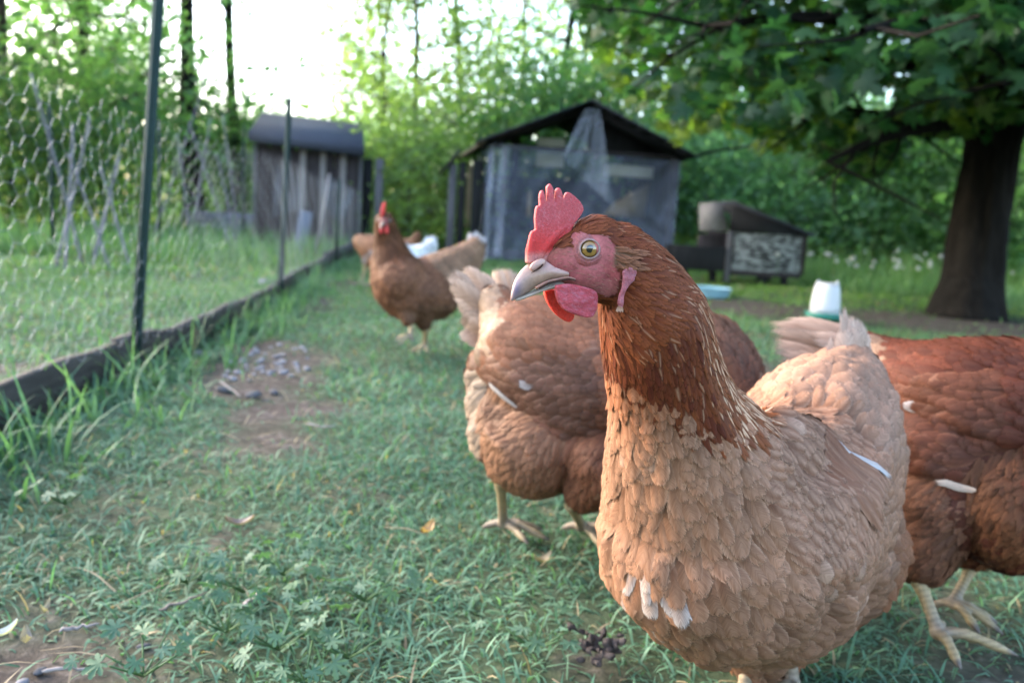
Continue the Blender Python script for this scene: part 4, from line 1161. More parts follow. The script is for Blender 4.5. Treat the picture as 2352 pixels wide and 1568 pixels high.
def cover(hen, V, F, spine, spec, dens_sp, names=('plumage',), maxn=60000):
    """spread feathers over the body surface. spec(p, n, uv, s, flow) -> dict of arrays"""
    bvh = BVHTree.FromPolygons(V.tolist(), F.tolist())
    p, nn, area = sample_surface(V, F, maxn)
    T = nrm(np.gradient(spine[:, :3], axis=0))
    D = np.linalg.norm(p[:, None] - spine[None, :, :3], axis=2) / spine[None, :, 3]
    W = np.exp(-3.5 * (D ** 2 - (D ** 2).min(1, keepdims=True)))
    W /= W.sum(1, keepdims=True)
    flow = W @ T; s = W @ np.linspace(0, 1, len(spine))
    S = spec(p, nn, UV(p), s, flow)
    flow = S.get('flow', flow)
    sp = S['sp']
    keep = S['keep']
    idx = np.where(keep)[0]; idx = idx[thin(p[idx], sp[idx])]
    d = nrm(flow[idx] + rng.normal(0, .14, (len(idx), 3)))
    nI = nn[idx]; d = nrm(d - nI * np.sum(d * nI, 1, keepdims=True))
    for gi, nm in enumerate(names):
        pl = Plumage()
        for prof in WPROF:
            sel = [j for j in range(len(idx)) if S['part'][idx[j]] == gi and S['prof'][idx[j]] == prof]
            if not sel: continue
            t = WPROF[prof][0]; mids = []; nors = []
            for j in sel:
                i = idx[j]; L = S['L'][i]
                a, b_ = march(bvh, p[i], d[j], L, t, S['h0'][i], S['h1'][i], abs(rng.normal(0, S['hr'][i])))
                mids.append(a); nors.append(b_)
            ii = idx[sel]; var = rng.normal(1, .09, (len(ii), 1))
            pl.add(np.array(mids), np.array(nors), S['W'][ii] * rng.uniform(.85, 1.15, len(ii)), prof, S['cb'][ii] * var, S['ct'][ii] * var, S['cs'][ii], S['ws'][ii], S['ce'][ii] * var, S.get('we', .55))
        if hen is H1 and nm == 'plumage': pl.split(hen, 290)
        pl.build(nm, hen)
    return bvh

def free_feather(pl, base, tip, nrm_dir, W, cb, ct, cs=None, ws=0.0, bend=0.0, prof='quill', ce=None, we=.4, camber=.25, sidebend=0.0):
    base = np.asarray(base, float); tip = np.asarray(tip, float); nd = np.asarray(nrm_dir, float)
    t = np.array(WPROF[prof][0])[:, None]
    ax = tip - base; L = np.linalg.norm(ax); nd = nrm(nd - ax * (nd @ ax) / L ** 2); sd_ = np.cross(nrm(ax), nd)
    mid = base + ax * t + nd * (bend * L * 4 * t * (1 - t)) + sd_ * (sidebend * L * 4 * t * (1 - t))
    nor = np.repeat(nd[None], 6, 0)
    cb = np.asarray(cb, float)[None]; ct = np.asarray(ct, float)[None]
    pl.add(mid[None], nor[None], np.array([W]), prof, cb, ct, cb if cs is None else np.asarray(cs, float)[None], np.array([ws]), (ct if ce is None else np.asarray(ce, float)[None]), we, camber)

YEL, GRYT, CLAW = np.array([.27, .20, .105]), np.array([.16, .125, .10]), np.array([.10, .08, .065])
def make_leg(hen, thigh, hock, foot, facing, r=.0062, toe=.058, spread=.5, toes=None, flat=True, yellow=YEL, lab=None):
    """shank from hock to foot plus three front toes and a hind toe"""
    thigh, hock, foot = [np.asarray(x, float) for x in (thigh, hock, foot)]
    fx = nrm(np.array([facing[0], facing[1], 0.0])); sx = np.cross([0, 0, 1.0], fx)
    it = []
    n = 20
    sh = hock + (foot - hock) * np.linspace(0, 1, n)[:, None]
    rr_ = r * (1 + .05 * np.sin(np.arange(n) * 2.4)) * np.interp(np.linspace(0, 1, n), [0, .12, .3, .8, .93, 1], [1.32, 1.18, .96, .92, 1.12, 1.22])
    it.append(tube(sh, rr_, 12)); it.append(ellipsoid(hock, (r * 1.4,) * 3)); it.append(ellipsoid(foot, (r * 1.35, r * 1.35, r * 1.15)))
    it.append(tube([hock, hock * .45 + thigh * .55, thigh], [r * 1.25, r * 1.5, r * 2.0], 10))
    tl = []
    if toes is None:
        toes = [(foot + fx * toe * math.cos(a) * k + sx * toe * math.sin(a) * k) * np.array([1, 1, 0]) + np.array([0, 0, .003]) for a, k in ((-spread, .9), (0, 1.08), (spread, .9), (math.pi + .25, .46))]
    for k, e in enumerate(toes):
        e = np.asarray(e, float); L = np.linalg.norm(e - foot)
        up = np.array([0, 0, .10 * L])
        pts = catmull([foot, foot * .68 + e * .32 + up * .9, foot * .35 + e * .65 + up * .55, e], 4)
        m = len(pts); x = np.linspace(0, 1, m)
        rad = r * np.interp(x, [0, .25, .33, .45, .6, .68, .8, .9, 1], [.95, .82, .92, .72, .74, .82, .62, .42, .10])
        it.append(tube(pts, rad, 8)); tl.append(e)
    V, F = remesh(it, r * .26, 3)
    F = F if isinstance(F, np.ndarray) else F
    dt = np.min([np.linalg.norm(V - e, axis=1) for e in tl], axis=0)
    zf = np.clip((np.linalg.norm(V - foot, axis=1) - .0) / (.6 * np.linalg.norm(hock - foot)), 0, 1)[:, None]
    c = yellow * zf + GRYT * (1 - zf)
    ring = .80 + .28 * (np.sin((V @ nrm(hock - foot)) * 2 * math.pi / (r * .85)) > -.3)[:, None]
    c = c * ring * (1 + .12 * vnoise(V, 160)[:, None])
    k = sstep(.016, .007, dt)[:, None]; c = c * (1 - k) + CLAW * k
    return part('leg', V, F, SCALE, hen, {'col': c}, label=lab)

def prism(poly3, off):
    """closed prism from a planar outline: poly3 (n,3) and a half-thickness vector"""
    from mathutils.geometry import tessellate_polygon
    tri = np.array(tessellate_polygon([[Vector(p) for p in poly3]]))
    n = len(poly3); V = np.concatenate([poly3 + off, poly3 - off])
    side = np.array([[i, (i + 1) % n, n + (i + 1) % n, n + i] for i in range(n)])
    return V, [np.concatenate([tri, tri[:, ::-1] + n]), side]

# ---------- the close hen
HD, PSI = .47, R(15)
def crop(cx, cy): return 1151.5 + cx * .26175, 404.2 + cy * .26175
EYE_UV = crop(772, 640)
HC = P(*crop(772, 640), HD)                                     # the head's middle plane passes behind the near eye
HL = np.array([math.sin(PSI), -math.cos(PSI), 0]); HF = np.array([-math.cos(PSI), -math.sin(PSI), 0])
def H(cx, cy, lat=0.0):
    u, v = crop(cx, cy); ray = P(u, v, 1.0) - CAM
    return CAM + ray * (((HC - CAM) @ HL + lat) / (ray @ HL))
MMC = .26175 / FPX * HD                                         # metres per crop pixel in the head plane
HAX = np.stack([HF, HL, np.array([0, 0, 1.0])])

H1 = thing('hen', 'tan hen closest to the camera, head in profile with pink comb and amber eye', 'hen', (*P(1740, 1540, .70)[:2], 0), 'rust brown hens')
keys = [(1424, 582, .478, .0180), (1462, 640, .485, .0235), (1484, 690, .492, .0290), (1503, 745, .50, .0338), (1512, 800, .51, .0355), (1536, 900, .53, .0388), (1562, 1000, .555, .049),
        (1600, 1100, .585, .067), (1636, 1200, .615, .082), (1730, 1205, .67, .096), (1815, 1130, .725, .090), (1880, 1005, .765, .074), (1928, 910, .80, .045), (1952, 850, .825, .026)]
SP1, balls = spheres_on(keys, 5)
def hb(cx, cy, r, lat=0.0, ry=.8, rz=1.0): return ellipsoid(H(cx, cy, lat), (r * MMC, r * MMC * ry, r * MMC * rz), HAX, 3)
balls += [hb(835, 612, 262, 0, .80), hb(620, 700, 205, 0, .74, .95), (hb(520, 760, 150, 0, .85)), hb(770, 830, 215, 0, .82), hb(880, 920, 190, 0, .85), hb(640, 860, 130, 0, .95), hb(990, 700, 275, 0, .84), hb(1030, 900, 220, 0, .9), hb(1130, 820, 320, 0, .85)]
balls += [ellipsoid(P(u, v, d), (r,) * 3) for u, v, d, r in [(1655, 1272, .622, .083), (1740, 1285, .665, .086), (1848, 1250, .735, .081), (1890, 1232, .77, .075), (1762, 1352, .695, .058), (1610, 1240, .605, .078)]]
balls += [tube([P(1735, 1400, .69), P(1738, 1490, .70), P(1742, 1548, .705)], [.05, .030, .017], 14), tube([P(1790, 1400, .77), P(1782, 1480, .775), P(1776, 1540, .775)], [.045, .028, .016], 14)]
# folded wing: a flattened pad over the flank
w0, w1 = P(1740, 1010, .575), P(1975, 1175, .665)
wx = nrm(w1 - w0); wn_ = nrm(np.array([.62, -.74, .25])); wn_ = nrm(wn_ - wx * (wx @ wn_)); wz = np.cross(wn_, wx)
balls += [ellipsoid(P(1855, 1105, .628), (.072, .020, .050), np.stack([wx, wn_, wz]), 3), ellipsoid(P(1800, 1060, .60), (.045, .02, .04), np.stack([wx, wn_, wz]), 3), ellipsoid(P(1900, 1170, .648), (.045, .016, .036), np.stack([wx, wn_, wz]), 3)]
BV, BF = remesh(balls, .0019, 7)

FACE = [(380, 760), (420, 650), (480, 640), (520, 610), (600, 560), (660, 528), (760, 505), (860, 505), (940, 535), (990, 580), (1010, 640), (1000, 800), (1045, 880), (1030, 960), (1000, 1040), (900, 1075), (800, 1040), (700, 985), (480, 960), (360, 950)]
CREST = [(1000, 620), (1090, 605), (1180, 640), (1210, 760), (1190, 830), (1060, 830), (1000, 800), (985, 690)]
def head_local(p):
    """crop coordinates of a point mirrored on to the near side of the head"""
    q = p - HC; lat = q @ HL
    near = p + HL * np.where(lat < 0, -2 * lat, 0)[:, None]
    uv = UV(near)
    return np.stack([(uv[:, 0] - 1151.5) / .26175, (uv[:, 1] - 404.2) / .26175], 1)
hl = head_local(BV); onhead = (np.linalg.norm(BV - HC, axis=1) < .065)
face_v = inpoly(hl, FACE) & onhead
crest_v = inpoly(hl, CREST) & onhead
TAN, TANL, TANE = np.array([.162, .068, .034]), np.array([.215, .097, .052]), np.array([.40, .245, .165])
HKD, HKO, HKS = np.array([.062, .0125, .0055]), np.array([.140, .038, .011]), np.array([.55, .36, .23])
CRM, CRML, WHT = np.array([.235, .126, .080]), np.array([.335, .210, .150]), np.array([.36, .34, .335])
WNG = np.array([.128, .048, .023])
bc = np.tile(TAN * .62, (len(BV), 1))
uvb = UV(BV)
bc[(uvb[:, 1] < 960) & (BV[:, 1] < .60)] = HKD * .9
pk = np.array([.225, .050, .050]); pk2 = np.array([.34, .098, .098]); lore = np.array([.17, .060, .042])
de = np.hypot(hl[:, 0] - 772, hl[:, 1] - 640)
k = sstep(330, 120, de)[:, None]; fc = pk * (1 - k) + pk2 * k
k = sstep(520, 380, hl[:, 0])[:, None] * .5 + (sstep(700, 560, hl[:, 0]) * sstep(760, 640, hl[:, 1]))[:, None] * .55; fc = fc * (1 - k) + lore * k
k = (sstep(850, 980, hl[:, 1]) * .55)[:, None]; fc = fc * (1 - k) + np.array([.17, .065, .055]) * k
fc = fc * (1 + .20 * vnoise(BV, 420.)[:, None] + .16 * vnoise(BV, 1100.)[:, None])
bc[face_v] = fc[face_v]
bc[crest_v] = np.array([.12, .06, .035])
# wrinkled skin round the eye and at the gape
disp = np.zeros(len(BV))
disp += np.where(face_v & onhead, .00035 * np.sin(de / 13.0) * np.exp(-((de - 190) / 80) ** 2) + .0003 * vnoise(BV, 700.), 0)
bn = nrm(BV - HC); BV = BV + bn * disp[:, None]
part('body', BV, BF, BODY, H1, {'col': bc}, label='body with bare pink face')

CAPE = [(1270, 560), (1300, 510), (1345, 480), (1500, 490), (1610, 580), (1700, 740), (1740, 880), (1715, 930), (1650, 950), (1600, 945), (1540, 905), (1470, 870), (1405, 850), (1360, 800), (1360, 700)]
RUMP = [(1700, 900), (1780, 840), (1850, 780), (1930, 720), (2060, 740), (2110, 950), (2090, 1120), (2020, 1060), (1960, 960), (1860, 915), (1760, 925)]
WING = [(1715, 990), (1760, 940), (1850, 935), (1930, 965), (1990, 1030), (2020, 1120), (2010, 1200), (1930, 1262), (1860, 1290), (1800, 1250), (1740, 1160), (1705, 1080)]
WHITES = [((1478, 1286), 26, 26), ((1515, 1322), 50, 14), ((1500, 1425), 22, 8), ((1438, 1340), 12, 16)]
def spec1(p, nn, uv, s, flow):
    n = len(p); u, v = uv[:, 0], uv[:, 1]
    hlq = head_local(p); nh = np.linalg.norm(p - HC, axis=1)
    head = nh < .058
    face = inpoly(hlq, FACE) & (nh < .066); crest = inpoly(hlq, CREST) & (nh < .066)
    cape = inpoly(uv, CAPE) & (p[:, 1] < .60) & ~face
    rump = inpoly(uv, RUMP) & (p[:, 1] > .64)
    wing = inpoly(uv, WING) & (nn @ np.array([.62, -.74, .1]) > .1) & ~cape
    fluff = (v > 1230) & (p[:, 1] > .645) & ~wing
    beakz = (hlq[:, 0] < 430) & (nh < .066)
    keep = ~beakz
    L = np.full(n, .036); W = np.full(n, .0165) * rng.uniform(.62, 1.25, n); sp = np.full(n, .0070)
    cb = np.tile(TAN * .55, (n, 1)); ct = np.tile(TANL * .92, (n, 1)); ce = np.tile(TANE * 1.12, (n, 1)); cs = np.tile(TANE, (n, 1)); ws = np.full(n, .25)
    h0 = np.full(n, .0006); h1 = np.full(n, .0020); hr = np.full(n, .0009)
    prof = np.full(n, 'contour', dtype=object); prt = np.zeros(n, int)
    # front of the neck: smaller, narrower
    fn = sstep(1180, 900, v) * (p[:, 1] < .60)
    tn = (sstep(1010, 850, v + 26 * vnoise(p, 70.)) * (p[:, 1] < .575) * .8)[:, None]; cb[:] = cb * (1 - tn) + HKO * .8 * tn; ct[:] = ct * (1 - tn) + HKO * 1.3 * tn; ce[:] = ce * (1 - tn) + np.array([.26, .10, .045]) * tn
    L = L * (1 - .42 * fn); W = W * (1 - .48 * fn); sp = sp * (1 - .42 * fn)
    def put(m, **k):
        for nm, val in k.items():
            a = dict(L=L, W=W, sp=sp, cb=cb, ct=ct, ce=ce, cs=cs, ws=ws, h0=h0, h1=h1, hr=hr, prof=prof, part=prt)[nm]
            a[m] = val[m] if isinstance(val, np.ndarray) and val.shape[:1] == (n,) else val
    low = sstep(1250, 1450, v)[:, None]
    cb[:] = cb * (1 - .22 * low); ct[:] = ct * (1 - .18 * low); ce[:] = ce * (1 - .2 * low)  # belly shadow painted in as darker lower plumage
    put(rump, L=.032, W=.0205, sp=.0088, cb=CRM * .75, ct=CRM, ce=CRML, cs=CRML, ws=.2, h1=.0036, hr=.0014)
    put(wing, L=.032, W=.0150, sp=.0066, cb=WNG * .7, ct=WNG * 1.05, ce=TANE * .95, cs=TANE, ws=.45, h1=.0020, part=1)
    put(fluff, L=.036, W=.0135, sp=.0058, cb=TAN * .78, ct=TAN * 1.0, ce=TANL * 1.05, cs=TANL, ws=.1, h1=.0042, hr=.0015, prof='fluff')
    back = (v < 1010) & (p[:, 1] > .60) & ~rump & ~wing & ~cape
    put(back, L=.034, W=.0125, sp=.0068, cb=TAN * .7, ct=TANL * 1.05, ce=TANE, cs=TANE, ws=.35)
    nk = np.clip((nh - .02) / .15, 0, 1)
    put(cape, L=.010 + .038 * nk, W=.0024 + .0072 * nk, sp=.0013 + .0021 * nk, prof='hackle', h0=.0005 + .0012 * nk, h1=.0010 + .0006 * nk, hr=.0002 + .0003 * nk, part=2, ws=0.0)
    rear = sstep(-.2, .8, nn @ np.array([.75, .35, .35]))         # the back of the neck carries the pale streaks
    ko = np.clip(.25 + .75 * rear + rng.normal(0, .18, n), 0, 1)[:, None]
    cc = HKD * (1 - ko) + HKO * ko
    put(cape, cb=cc * .8, ct=cc * 1.15, ce=HKD * (1 - ko) + np.array([.19, .062, .018]) * ko, cs=HKS)
    put(cape, ws=np.clip(.25 + rear * nk * 1.6, 0, 1) * (rng.random(n) < .08 + .62 * rear * np.sqrt(nk)))
    crown = cape & head
    put(crown, cb=HKD * 1.25, ct=HKO * 1.0, ce=HKO)
    put(crest, L=.0075, W=.0016, sp=.0013, prof='hackle', cb=np.array([.11, .040, .020]), ct=np.array([.18, .078, .042]), ce=np.array([.20, .095, .055]), ws=0.0, h0=.0006, h1=.0026, part=2)
    put(face & ~crest, L=.0032, W=.00035, sp=.0024, prof='hackle', cb=np.array([.14, .06, .04]), ct=np.array([.34, .20, .15]), ce=np.array([.3, .16, .12]), ws=0.0, h0=.0001, h1=.0005, hr=.0002, part=2)
    keep &= ~(face & ~crest & ((np.hypot(hlq[:, 0] - 772, hlq[:, 1] - 640) < 150) | (rng.random(n) < .2)))
    # throat below the wattles: brown downy
    thr = (nh < .075) & ~face & ~cape & ~crest
    put(thr, L=.010, W=.0022, sp=.0018, prof='hackle', cb=HKD, ct=HKO, ce=HKO, ws=0.0, h1=.0016, part=2)
    for (wu, wv_), ru, rv in WHITES:
        q = ((u - wu) / ru) ** 2 + ((v - wv_) / rv) ** 2
        m = (q < 1) & ~cape & (nn @ nrm(CAM - p).T.diagonal() > 0 if False else (np.sum(nn * (CAM - p), 1) > 0))
        put(m, ct=WHT * .62 + TANE * .35, ce=WHT * .95)
    m = (rng.random(n) < .02) & ~cape & ~face & ~head
    put(m, ct=CRML * .9, ce=CRML)
    mo = np.clip(.5 + .6 * vnoise(p, 38., 2.) + .25 * vnoise(p, 110., 5.), 0, 1)[:, None]; q_ = ~cape & ~face & ~head
    for a_ in (cb, ct, ce): a_[q_] = (a_ * (.80 + .34 * mo))[q_]
    # flows
    fl = flow.copy()
    al = np.radians(np.interp(u[wing], [1720, 1800, 1900, 1980], [15, 32, 56, 72]))[:, None]; fl[wing] = CR * np.cos(al) - CU * np.sin(al) + CF * .25
    fl[fluff] = nrm(nrm(fl[fluff]) * .6 + np.array([.25, .25, -.75]))
    hd = head & ~crest
    fl[hd] = nrm(-HF * 1.0 + np.array([0, 0, -.35]) * sstep(700, 1100, hlq[hd, 0])[:, None])
    fl[crest] = nrm(-HF + np.array([0, 0, -.3]))
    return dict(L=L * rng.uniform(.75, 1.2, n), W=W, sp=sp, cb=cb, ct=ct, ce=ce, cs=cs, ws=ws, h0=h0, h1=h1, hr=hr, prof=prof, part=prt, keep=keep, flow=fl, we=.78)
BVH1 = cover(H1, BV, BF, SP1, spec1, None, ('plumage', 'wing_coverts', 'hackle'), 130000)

# folded flight feathers of the wing, single parts
def surf_feather(bvh, base, through, L, W, prof, cb, ct, ce, h0, h1, name, hen, cs=None, ws=.3, label=None):
    base = np.asarray(base, float); d = nrm(np.asarray(through, float) - base)
    t = WPROF[prof][0]
    a, b_ = march(bvh, base, d, L, t, h0, h1)
    pl = Plumage(); z = lambda c: np.asarray(c, float)[None]
    pl.add(np.array([a]), np.array([b_]), np.array([W]), prof, z(cb), z(ct), z(ct if cs is None else cs), np.array([ws]), z(ce), .5)
    return pl.build(name, hen, kind=None, label=label)
flights = [((1938, 974, .62), (2007, 1102, .655), .082, WHT), ((1922, 974, .62), (2001, 1149, .655), .082, None), ((1906, 985, .62), (1993, 1187, .655), .082, None), ((1890, 1001, .62), (1980, 1213, .655), .082, None), ((1868, 1022, .62), (1959, 1240, .655), .082, None), ((1847, 1043, .62), (1938, 1258, .655), .082, None), ((1831, 1075, .62), (1916, 1277, .655), .082, None), ((1821, 1107, .62), (1895, 1290, .655), .082, None), ((1815, 1139, .62), (1874, 1295, .655), .082, None)]
for k, (a, b_, L, c) in enumerate(flights):
    cb = WNG * (.85 + .07 * (k % 3)) if c is None else WHT * .85
    surf_feather(BVH1, P(*a), P(*b_), L, .0150 if c is None else .0085, 'quill', cb, cb * 1.15, TANE if c is None else WHT, .0024 + .0004 * (k % 2), .0040, 'flight_feather', H1, TANE, .35, None if c is None else 'white edged flight feather')
# tail: upright fan of cream feathers, single parts
TC, TCL = np.array([.27, .155, .10]), np.array([.37, .255, .19])
for k, (tu, tv, td, bu, bv, W, sb) in enumerate([(1938, 694, .86, 1915, 850, .006, .06), (1930, 705, .855, 1908, 850, .006, .07), (1952, 716, .865, 1920, 850, .016, .06), (1968, 722, .87, 1926, 850, .018, .05), (1985, 735, .875, 1932, 855, .020, .04), (1995, 757, .88, 1940, 860, .022, .02),
                                             (1975, 745, .85, 1925, 865, .024, .03), (1950, 750, .845, 1915, 865, .022, .05), (2003, 790, .875, 1950, 875, .022, -.02), (1925, 770, .845, 1895, 875, .020, .05), (1990, 800, .85, 1940, 890, .024, 0.0), (1955, 790, .84, 1915, 885, .024, .03)]):
    pl = Plumage(); free_feather(pl, P(bu, bv + 10, .795), P(tu, tv, td - .035), (.25 - .05 * (k % 4), -.9, .2), W * 1.15, TC * (.85 + .1 * (k % 4)), TCL * (.8 + .13 * (k % 3)), TCL, .3, .05, 'quill', TCL, .5, .3, sb)
    pl.build('tail_feather', H1, kind=None)
# comb
COMB = [(235, 770), (228, 700), (232, 650), (235, 580), (248, 520), (262, 485), (285, 476), (297, 478), (293, 430), (290, 370), (296, 310), (303, 272), (316, 258), (330, 275), (340, 322), (334, 260), (329, 190), (338, 140), (354, 122), (370, 142), (378, 190), (388, 258), (399, 258), (397, 180), (394, 95), (407, 80), (421, 66), (437, 84), (449, 110), (456, 180), (462, 244), (474, 244), (473, 170), (475, 128), (490, 104), (506, 104), (521, 128), (531, 165), (537, 205), (548, 205), (556, 162), (570, 141), (598, 148), (640, 180), (685, 225), (712, 270), (714, 300), (700, 335), (672, 375), (640, 410), (610, 470), (600, 560), (520, 660), (460, 720), (420, 790), (330, 800)]
cp3 = np.array([H(x, y, .0) for x, y in COMB])
th = HL * .0019
it = [prism(cp3, th)]
cb_ = [(330, 720), (370, 640), (420, 580), (470, 520), (520, 470), (570, 430)]
it += [tube([H(x, y) for x, y in cb_], [.0026, .0030, .0030, .0028, .0026, .0020], 10), tube([H(x, y) for x, y in [(255, 760), (250, 660), (270, 560)]], [.0032, .0028, .0024], 10)]
V, F = remesh(it, .0005, 4, .35)
q = UV(V); cy = (q[:, 1] - 404.2) / .26175; cx = (q[:, 0] - 1151.5) / .26175
k = sstep(620, 330, cy)[:, None]
c = np.array([.46, .024, .021]) * (1 - k) + np.array([.38, .052, .060]) * k
c = c + (sstep(-.1, .9, .35 * vnoise(V, 500.) + .6 * vnoise(V, 1700., 3.) + .5 * vnoise(V, 4200., 1.)) * .08 * sstep(640, 380, cy))[:, None] * np.array([.6, .8, .85])
k = sstep(640, 720, cy)[:, None]; c = c * (1 - k) + np.array([.42, .15, .13]) * k
part('comb', V, F, SKIN, H1, {'col': c})
DARKSKIN = mat_plain('dark_crease', (.035, .018, .015), .9, .2, 400, 0, 0, .1)
# beak: two lofted halves
def loft(secs, n=20, sharp=1.0):
    rings = []
    for cx, top, bot, hw in secs:
        a, b_ = H(cx, top), H(cx, bot); c_ = (a + b_) / 2; h = (a - b_) / 2
        th_ = np.arange(n) * 2 * math.pi / n
        sn, cs_ = np.sin(th_), np.cos(th_)
        w = np.sign(cs_) * np.abs(cs_) ** 1.0 * np.where(sn > 0, 1 - .35 * sn ** 2, 1.0)
        rings.append(c_ + sn[:, None] * h + (w * hw)[:, None] * HL)
    V = np.concatenate(rings); m = len(rings)
    i = np.arange(m - 1)[:, None] * n; j = np.arange(n)[None]; kk_ = (j + 1) % n
    F = np.stack(np.broadcast_arrays(i + j, i + kk_, i + n + kk_, i + n + j), -1).reshape(-1, 4)
    return V, [F, np.array([list(range(n))[::-1], list(range((m - 1) * n, m * n))])]
up_ = [(560, 800, 900, .0080), (480, 760, 915, .0083), (400, 735, 932, .0077), (330, 742, 965, .0069), (270, 752, 1000, .0060), (220, 778, 1030, .0051), (180, 815, 1052, .0043), (150, 855, 1068, .0037), (120, 905, 1082, .0030), (100, 955, 1094, .0023), (88, 1010, 1102, .0016), (82, 1060, 1106, .0008)]
V, F = remesh([loft(up_)], .0007, 3)
q = UV(V); cx = (q[:, 0] - 1151.5) / .26175; cy = (q[:, 1] - 404.2) / .26175
c = np.tile(np.array([.27, .165, .118]), (len(V), 1))
k = sstep(330, 90, cx)[:, None]; c = c * (1 - k) + np.array([.24, .165, .155]) * k
k = np.exp(-(((cx - 128) / 42) ** 2 + ((cy - 985) / 85) ** 2))[:, None] * .85; c = c * (1 - k) + np.array([.10, .075, .13]) * k
k = (sstep(250, 520, cx) * sstep(900, 780, cy))[:, None]; c = c * (1 - k) + np.array([.40, .235, .205]) * k
c = c * (1 + .10 * vnoise(V, 350.)[:, None])
bk = part('beak', V, F, HORN, H1, {'col': c})
lo = [(540, 925, 985, .0074), (470, 922, 985, .0074), (400, 945, 1000, .0066), (330, 975, 1022, .0056), (260, 1010, 1052, .0046), (200, 1035, 1078, .0036), (150, 1058, 1095, .0026), (118, 1074, 1098, .0014)]
V, F = remesh([loft(lo)], .0007, 3)
part('lower_beak', V, F, HORN, H1, {'col': np.tile(np.array([.27, .22, .18]), (len(V), 1)) * (1 + .15 * vnoise(V, 500.)[:, None])})
# fleshy cere with its nostril slit, gape corner
V, F = remesh([ellipsoid(H(318, 778, .0048), (80 * MMC, .0015, 42 * MMC), np.stack([nrm(HF * .8 + np.array([0, 0, -.5])), HL, nrm(np.cross(HF * .8 + np.array([0, 0, -.5]), HL))]), 3), ellipsoid(H(318, 778, -.0048), (80 * MMC, .0024, 42 * MMC), HAX, 3)], .0005, 2)
part('cere', V, F, HORN, bk, {'col': np.tile(np.array([.38, .23, .185]), (len(V), 1))})
V, F = tube(catmull([H(262, 850, .0066), H(310, 822, .0073), H(345, 795, .0078), H(368, 772, .0076)], 4), np.array([.0002, .0004, .0006, .0007, .0008, .0009, .0010, .0010, .0010, .0010, .0009, .0007, .0004]) * .62, 8)
part('nostril', V, F, DARKSKIN, bk)
V, F = tube(catmull([H(300, 985, .0066), H(400, 930, .0082), H(500, 905, .0094), H(590, 890, .0108), H(650, 905, .0122)], 4), np.linspace(.0009, .0004, 17), 8)
part('gape', V, F, HORN, H1, {'col': np.tile(np.array([.20, .10, .075]), (len(V), 1))})
V, F = tube(catmull([H(330, 985, .0072), H(430, 935, .0088), H(520, 918, .0100), H(600, 905, .0112), H(655, 918, .0124)], 4), np.linspace(.0007, .0003, 17), 6)
part('mouth_line', V, F, DARKSKIN, H1)
# eyes: ball, iris rings by colour, pupil, wrinkled lids
loc, no, _, _ = BVH1.ray_cast(Vector(CAM), Vector(nrm(HC - CAM))); lat_e = (np.array(loc) - HC) @ HL
def eye_at(lat, sgn, lab):
    rI = 80 * MMC * .93; Rb = rI * 1.30
    c0 = (H(772, 640, lat) if sgn > 0 else H(772, 640, lat) - 2 * lat * HL)
    n_ = nrm(HL * sgn + HF * .16 + np.array([0, 0, .05])); cen = c0 - n_ * (Rb * .62)
    V, F = ellipsoid(cen, (Rb,) * 3, HAX, 4)
    a = np.linalg.norm(np.cross(V - cen, n_), axis=1); fr = (V - cen) @ n_ > 0
    c = np.tile(np.array([.10, .05, .03]), (len(V), 1)); iris = np.array([.20, .105, .022])
    x = a / rI
    st = (1 + .25 * vnoise(np.stack([np.arctan2((V - cen) @ np.array([0, 0, 1.0]), (V - cen) @ HF) * 9, x * 3, 0 * x], 1), 1.0))[:, None]
    cI = iris * st * (.75 + .55 * np.clip(x, 0, 1))[:, None]
    c = np.where(((x < .86) & fr)[:, None], cI, c); c = np.where(((x >= .86) & (x < .97) & fr)[:, None], cI * .45, c)
    c = np.where(((x >= .97) & (x < 1.06) & fr)[:, None], np.array([.03, .02, .015]), c)
    c = np.where(((x >= 1.06) & fr)[:, None], np.array([.45, .36, .30]), c)
    e = part('eye', V, F, EYE, H1, {'col': c}, label=lab)
    zc = math.sqrt(Rb ** 2 - (rI * .42) ** 2)
    V, F = ellipsoid(cen + n_ * (zc + .00002), (rI * .47, rI * .47, .0005), np.stack([HF, np.array([0, 0, 1.0]), n_]), 3)
    part('pupil', V, F, PUPIL, e)
    # lids: one turned skin collar round the ball, with a pale rim
    prof = [(.99, .30), (1.03, .40), (1.10, .44), (1.20, .36), (1.30, .24), (1.40, .20), (1.52, .20), (1.66, .12), (1.82, .0), (2.0, -.16), (2.2, -.40), (2.4, -.80)]
    colr = [(.08, .045, .04), (.26, .17, .15), (.31, .205, .185), (.27, .14, .13), (.24, .085, .08), (.22, .07, .068), (.28, .085, .083), (.27, .078, .076), (.28, .080, .078), (.29, .078, .076), (.28, .072, .070), (.27, .066, .066)]
    th_ = np.arange(56) * 2 * math.pi / 56; Vl = []; Cl = []
    ez = nrm(np.array([0, 0, 1.0]) - n_ * n_[2]); ex = nrm(np.cross(ez, n_))
    for (pr, ph), cc_ in zip(prof, colr):
        wob = 1 + .02 * np.sin(3 * th_ + 1) * (pr - 1) + .015 * np.sin(11 * th_) * max(0, pr - 1.2)
        Vl.append(cen + n_ * (Rb * .62 + rI * (ph - .13)) + rI * pr * wob[:, None] * (ex * np.cos(th_)[:, None] * 1.03 + ez * np.sin(th_)[:, None] * .97)); Cl.append(np.tile(np.array(cc_), (56, 1)))
    m_ = len(prof); i_ = np.arange(m_ - 1)[:, None] * 56; j_ = np.arange(56)[None]; k_ = (j_ + 1) % 56
    F = np.stack(np.broadcast_arrays(i_ + j_, i_ + k_, i_ + 56 + k_, i_ + 56 + j_), -1).reshape(-1, 4)
    part('eyelid', np.concatenate(Vl), F, SKIN, e, {'col': np.concatenate(Cl)})
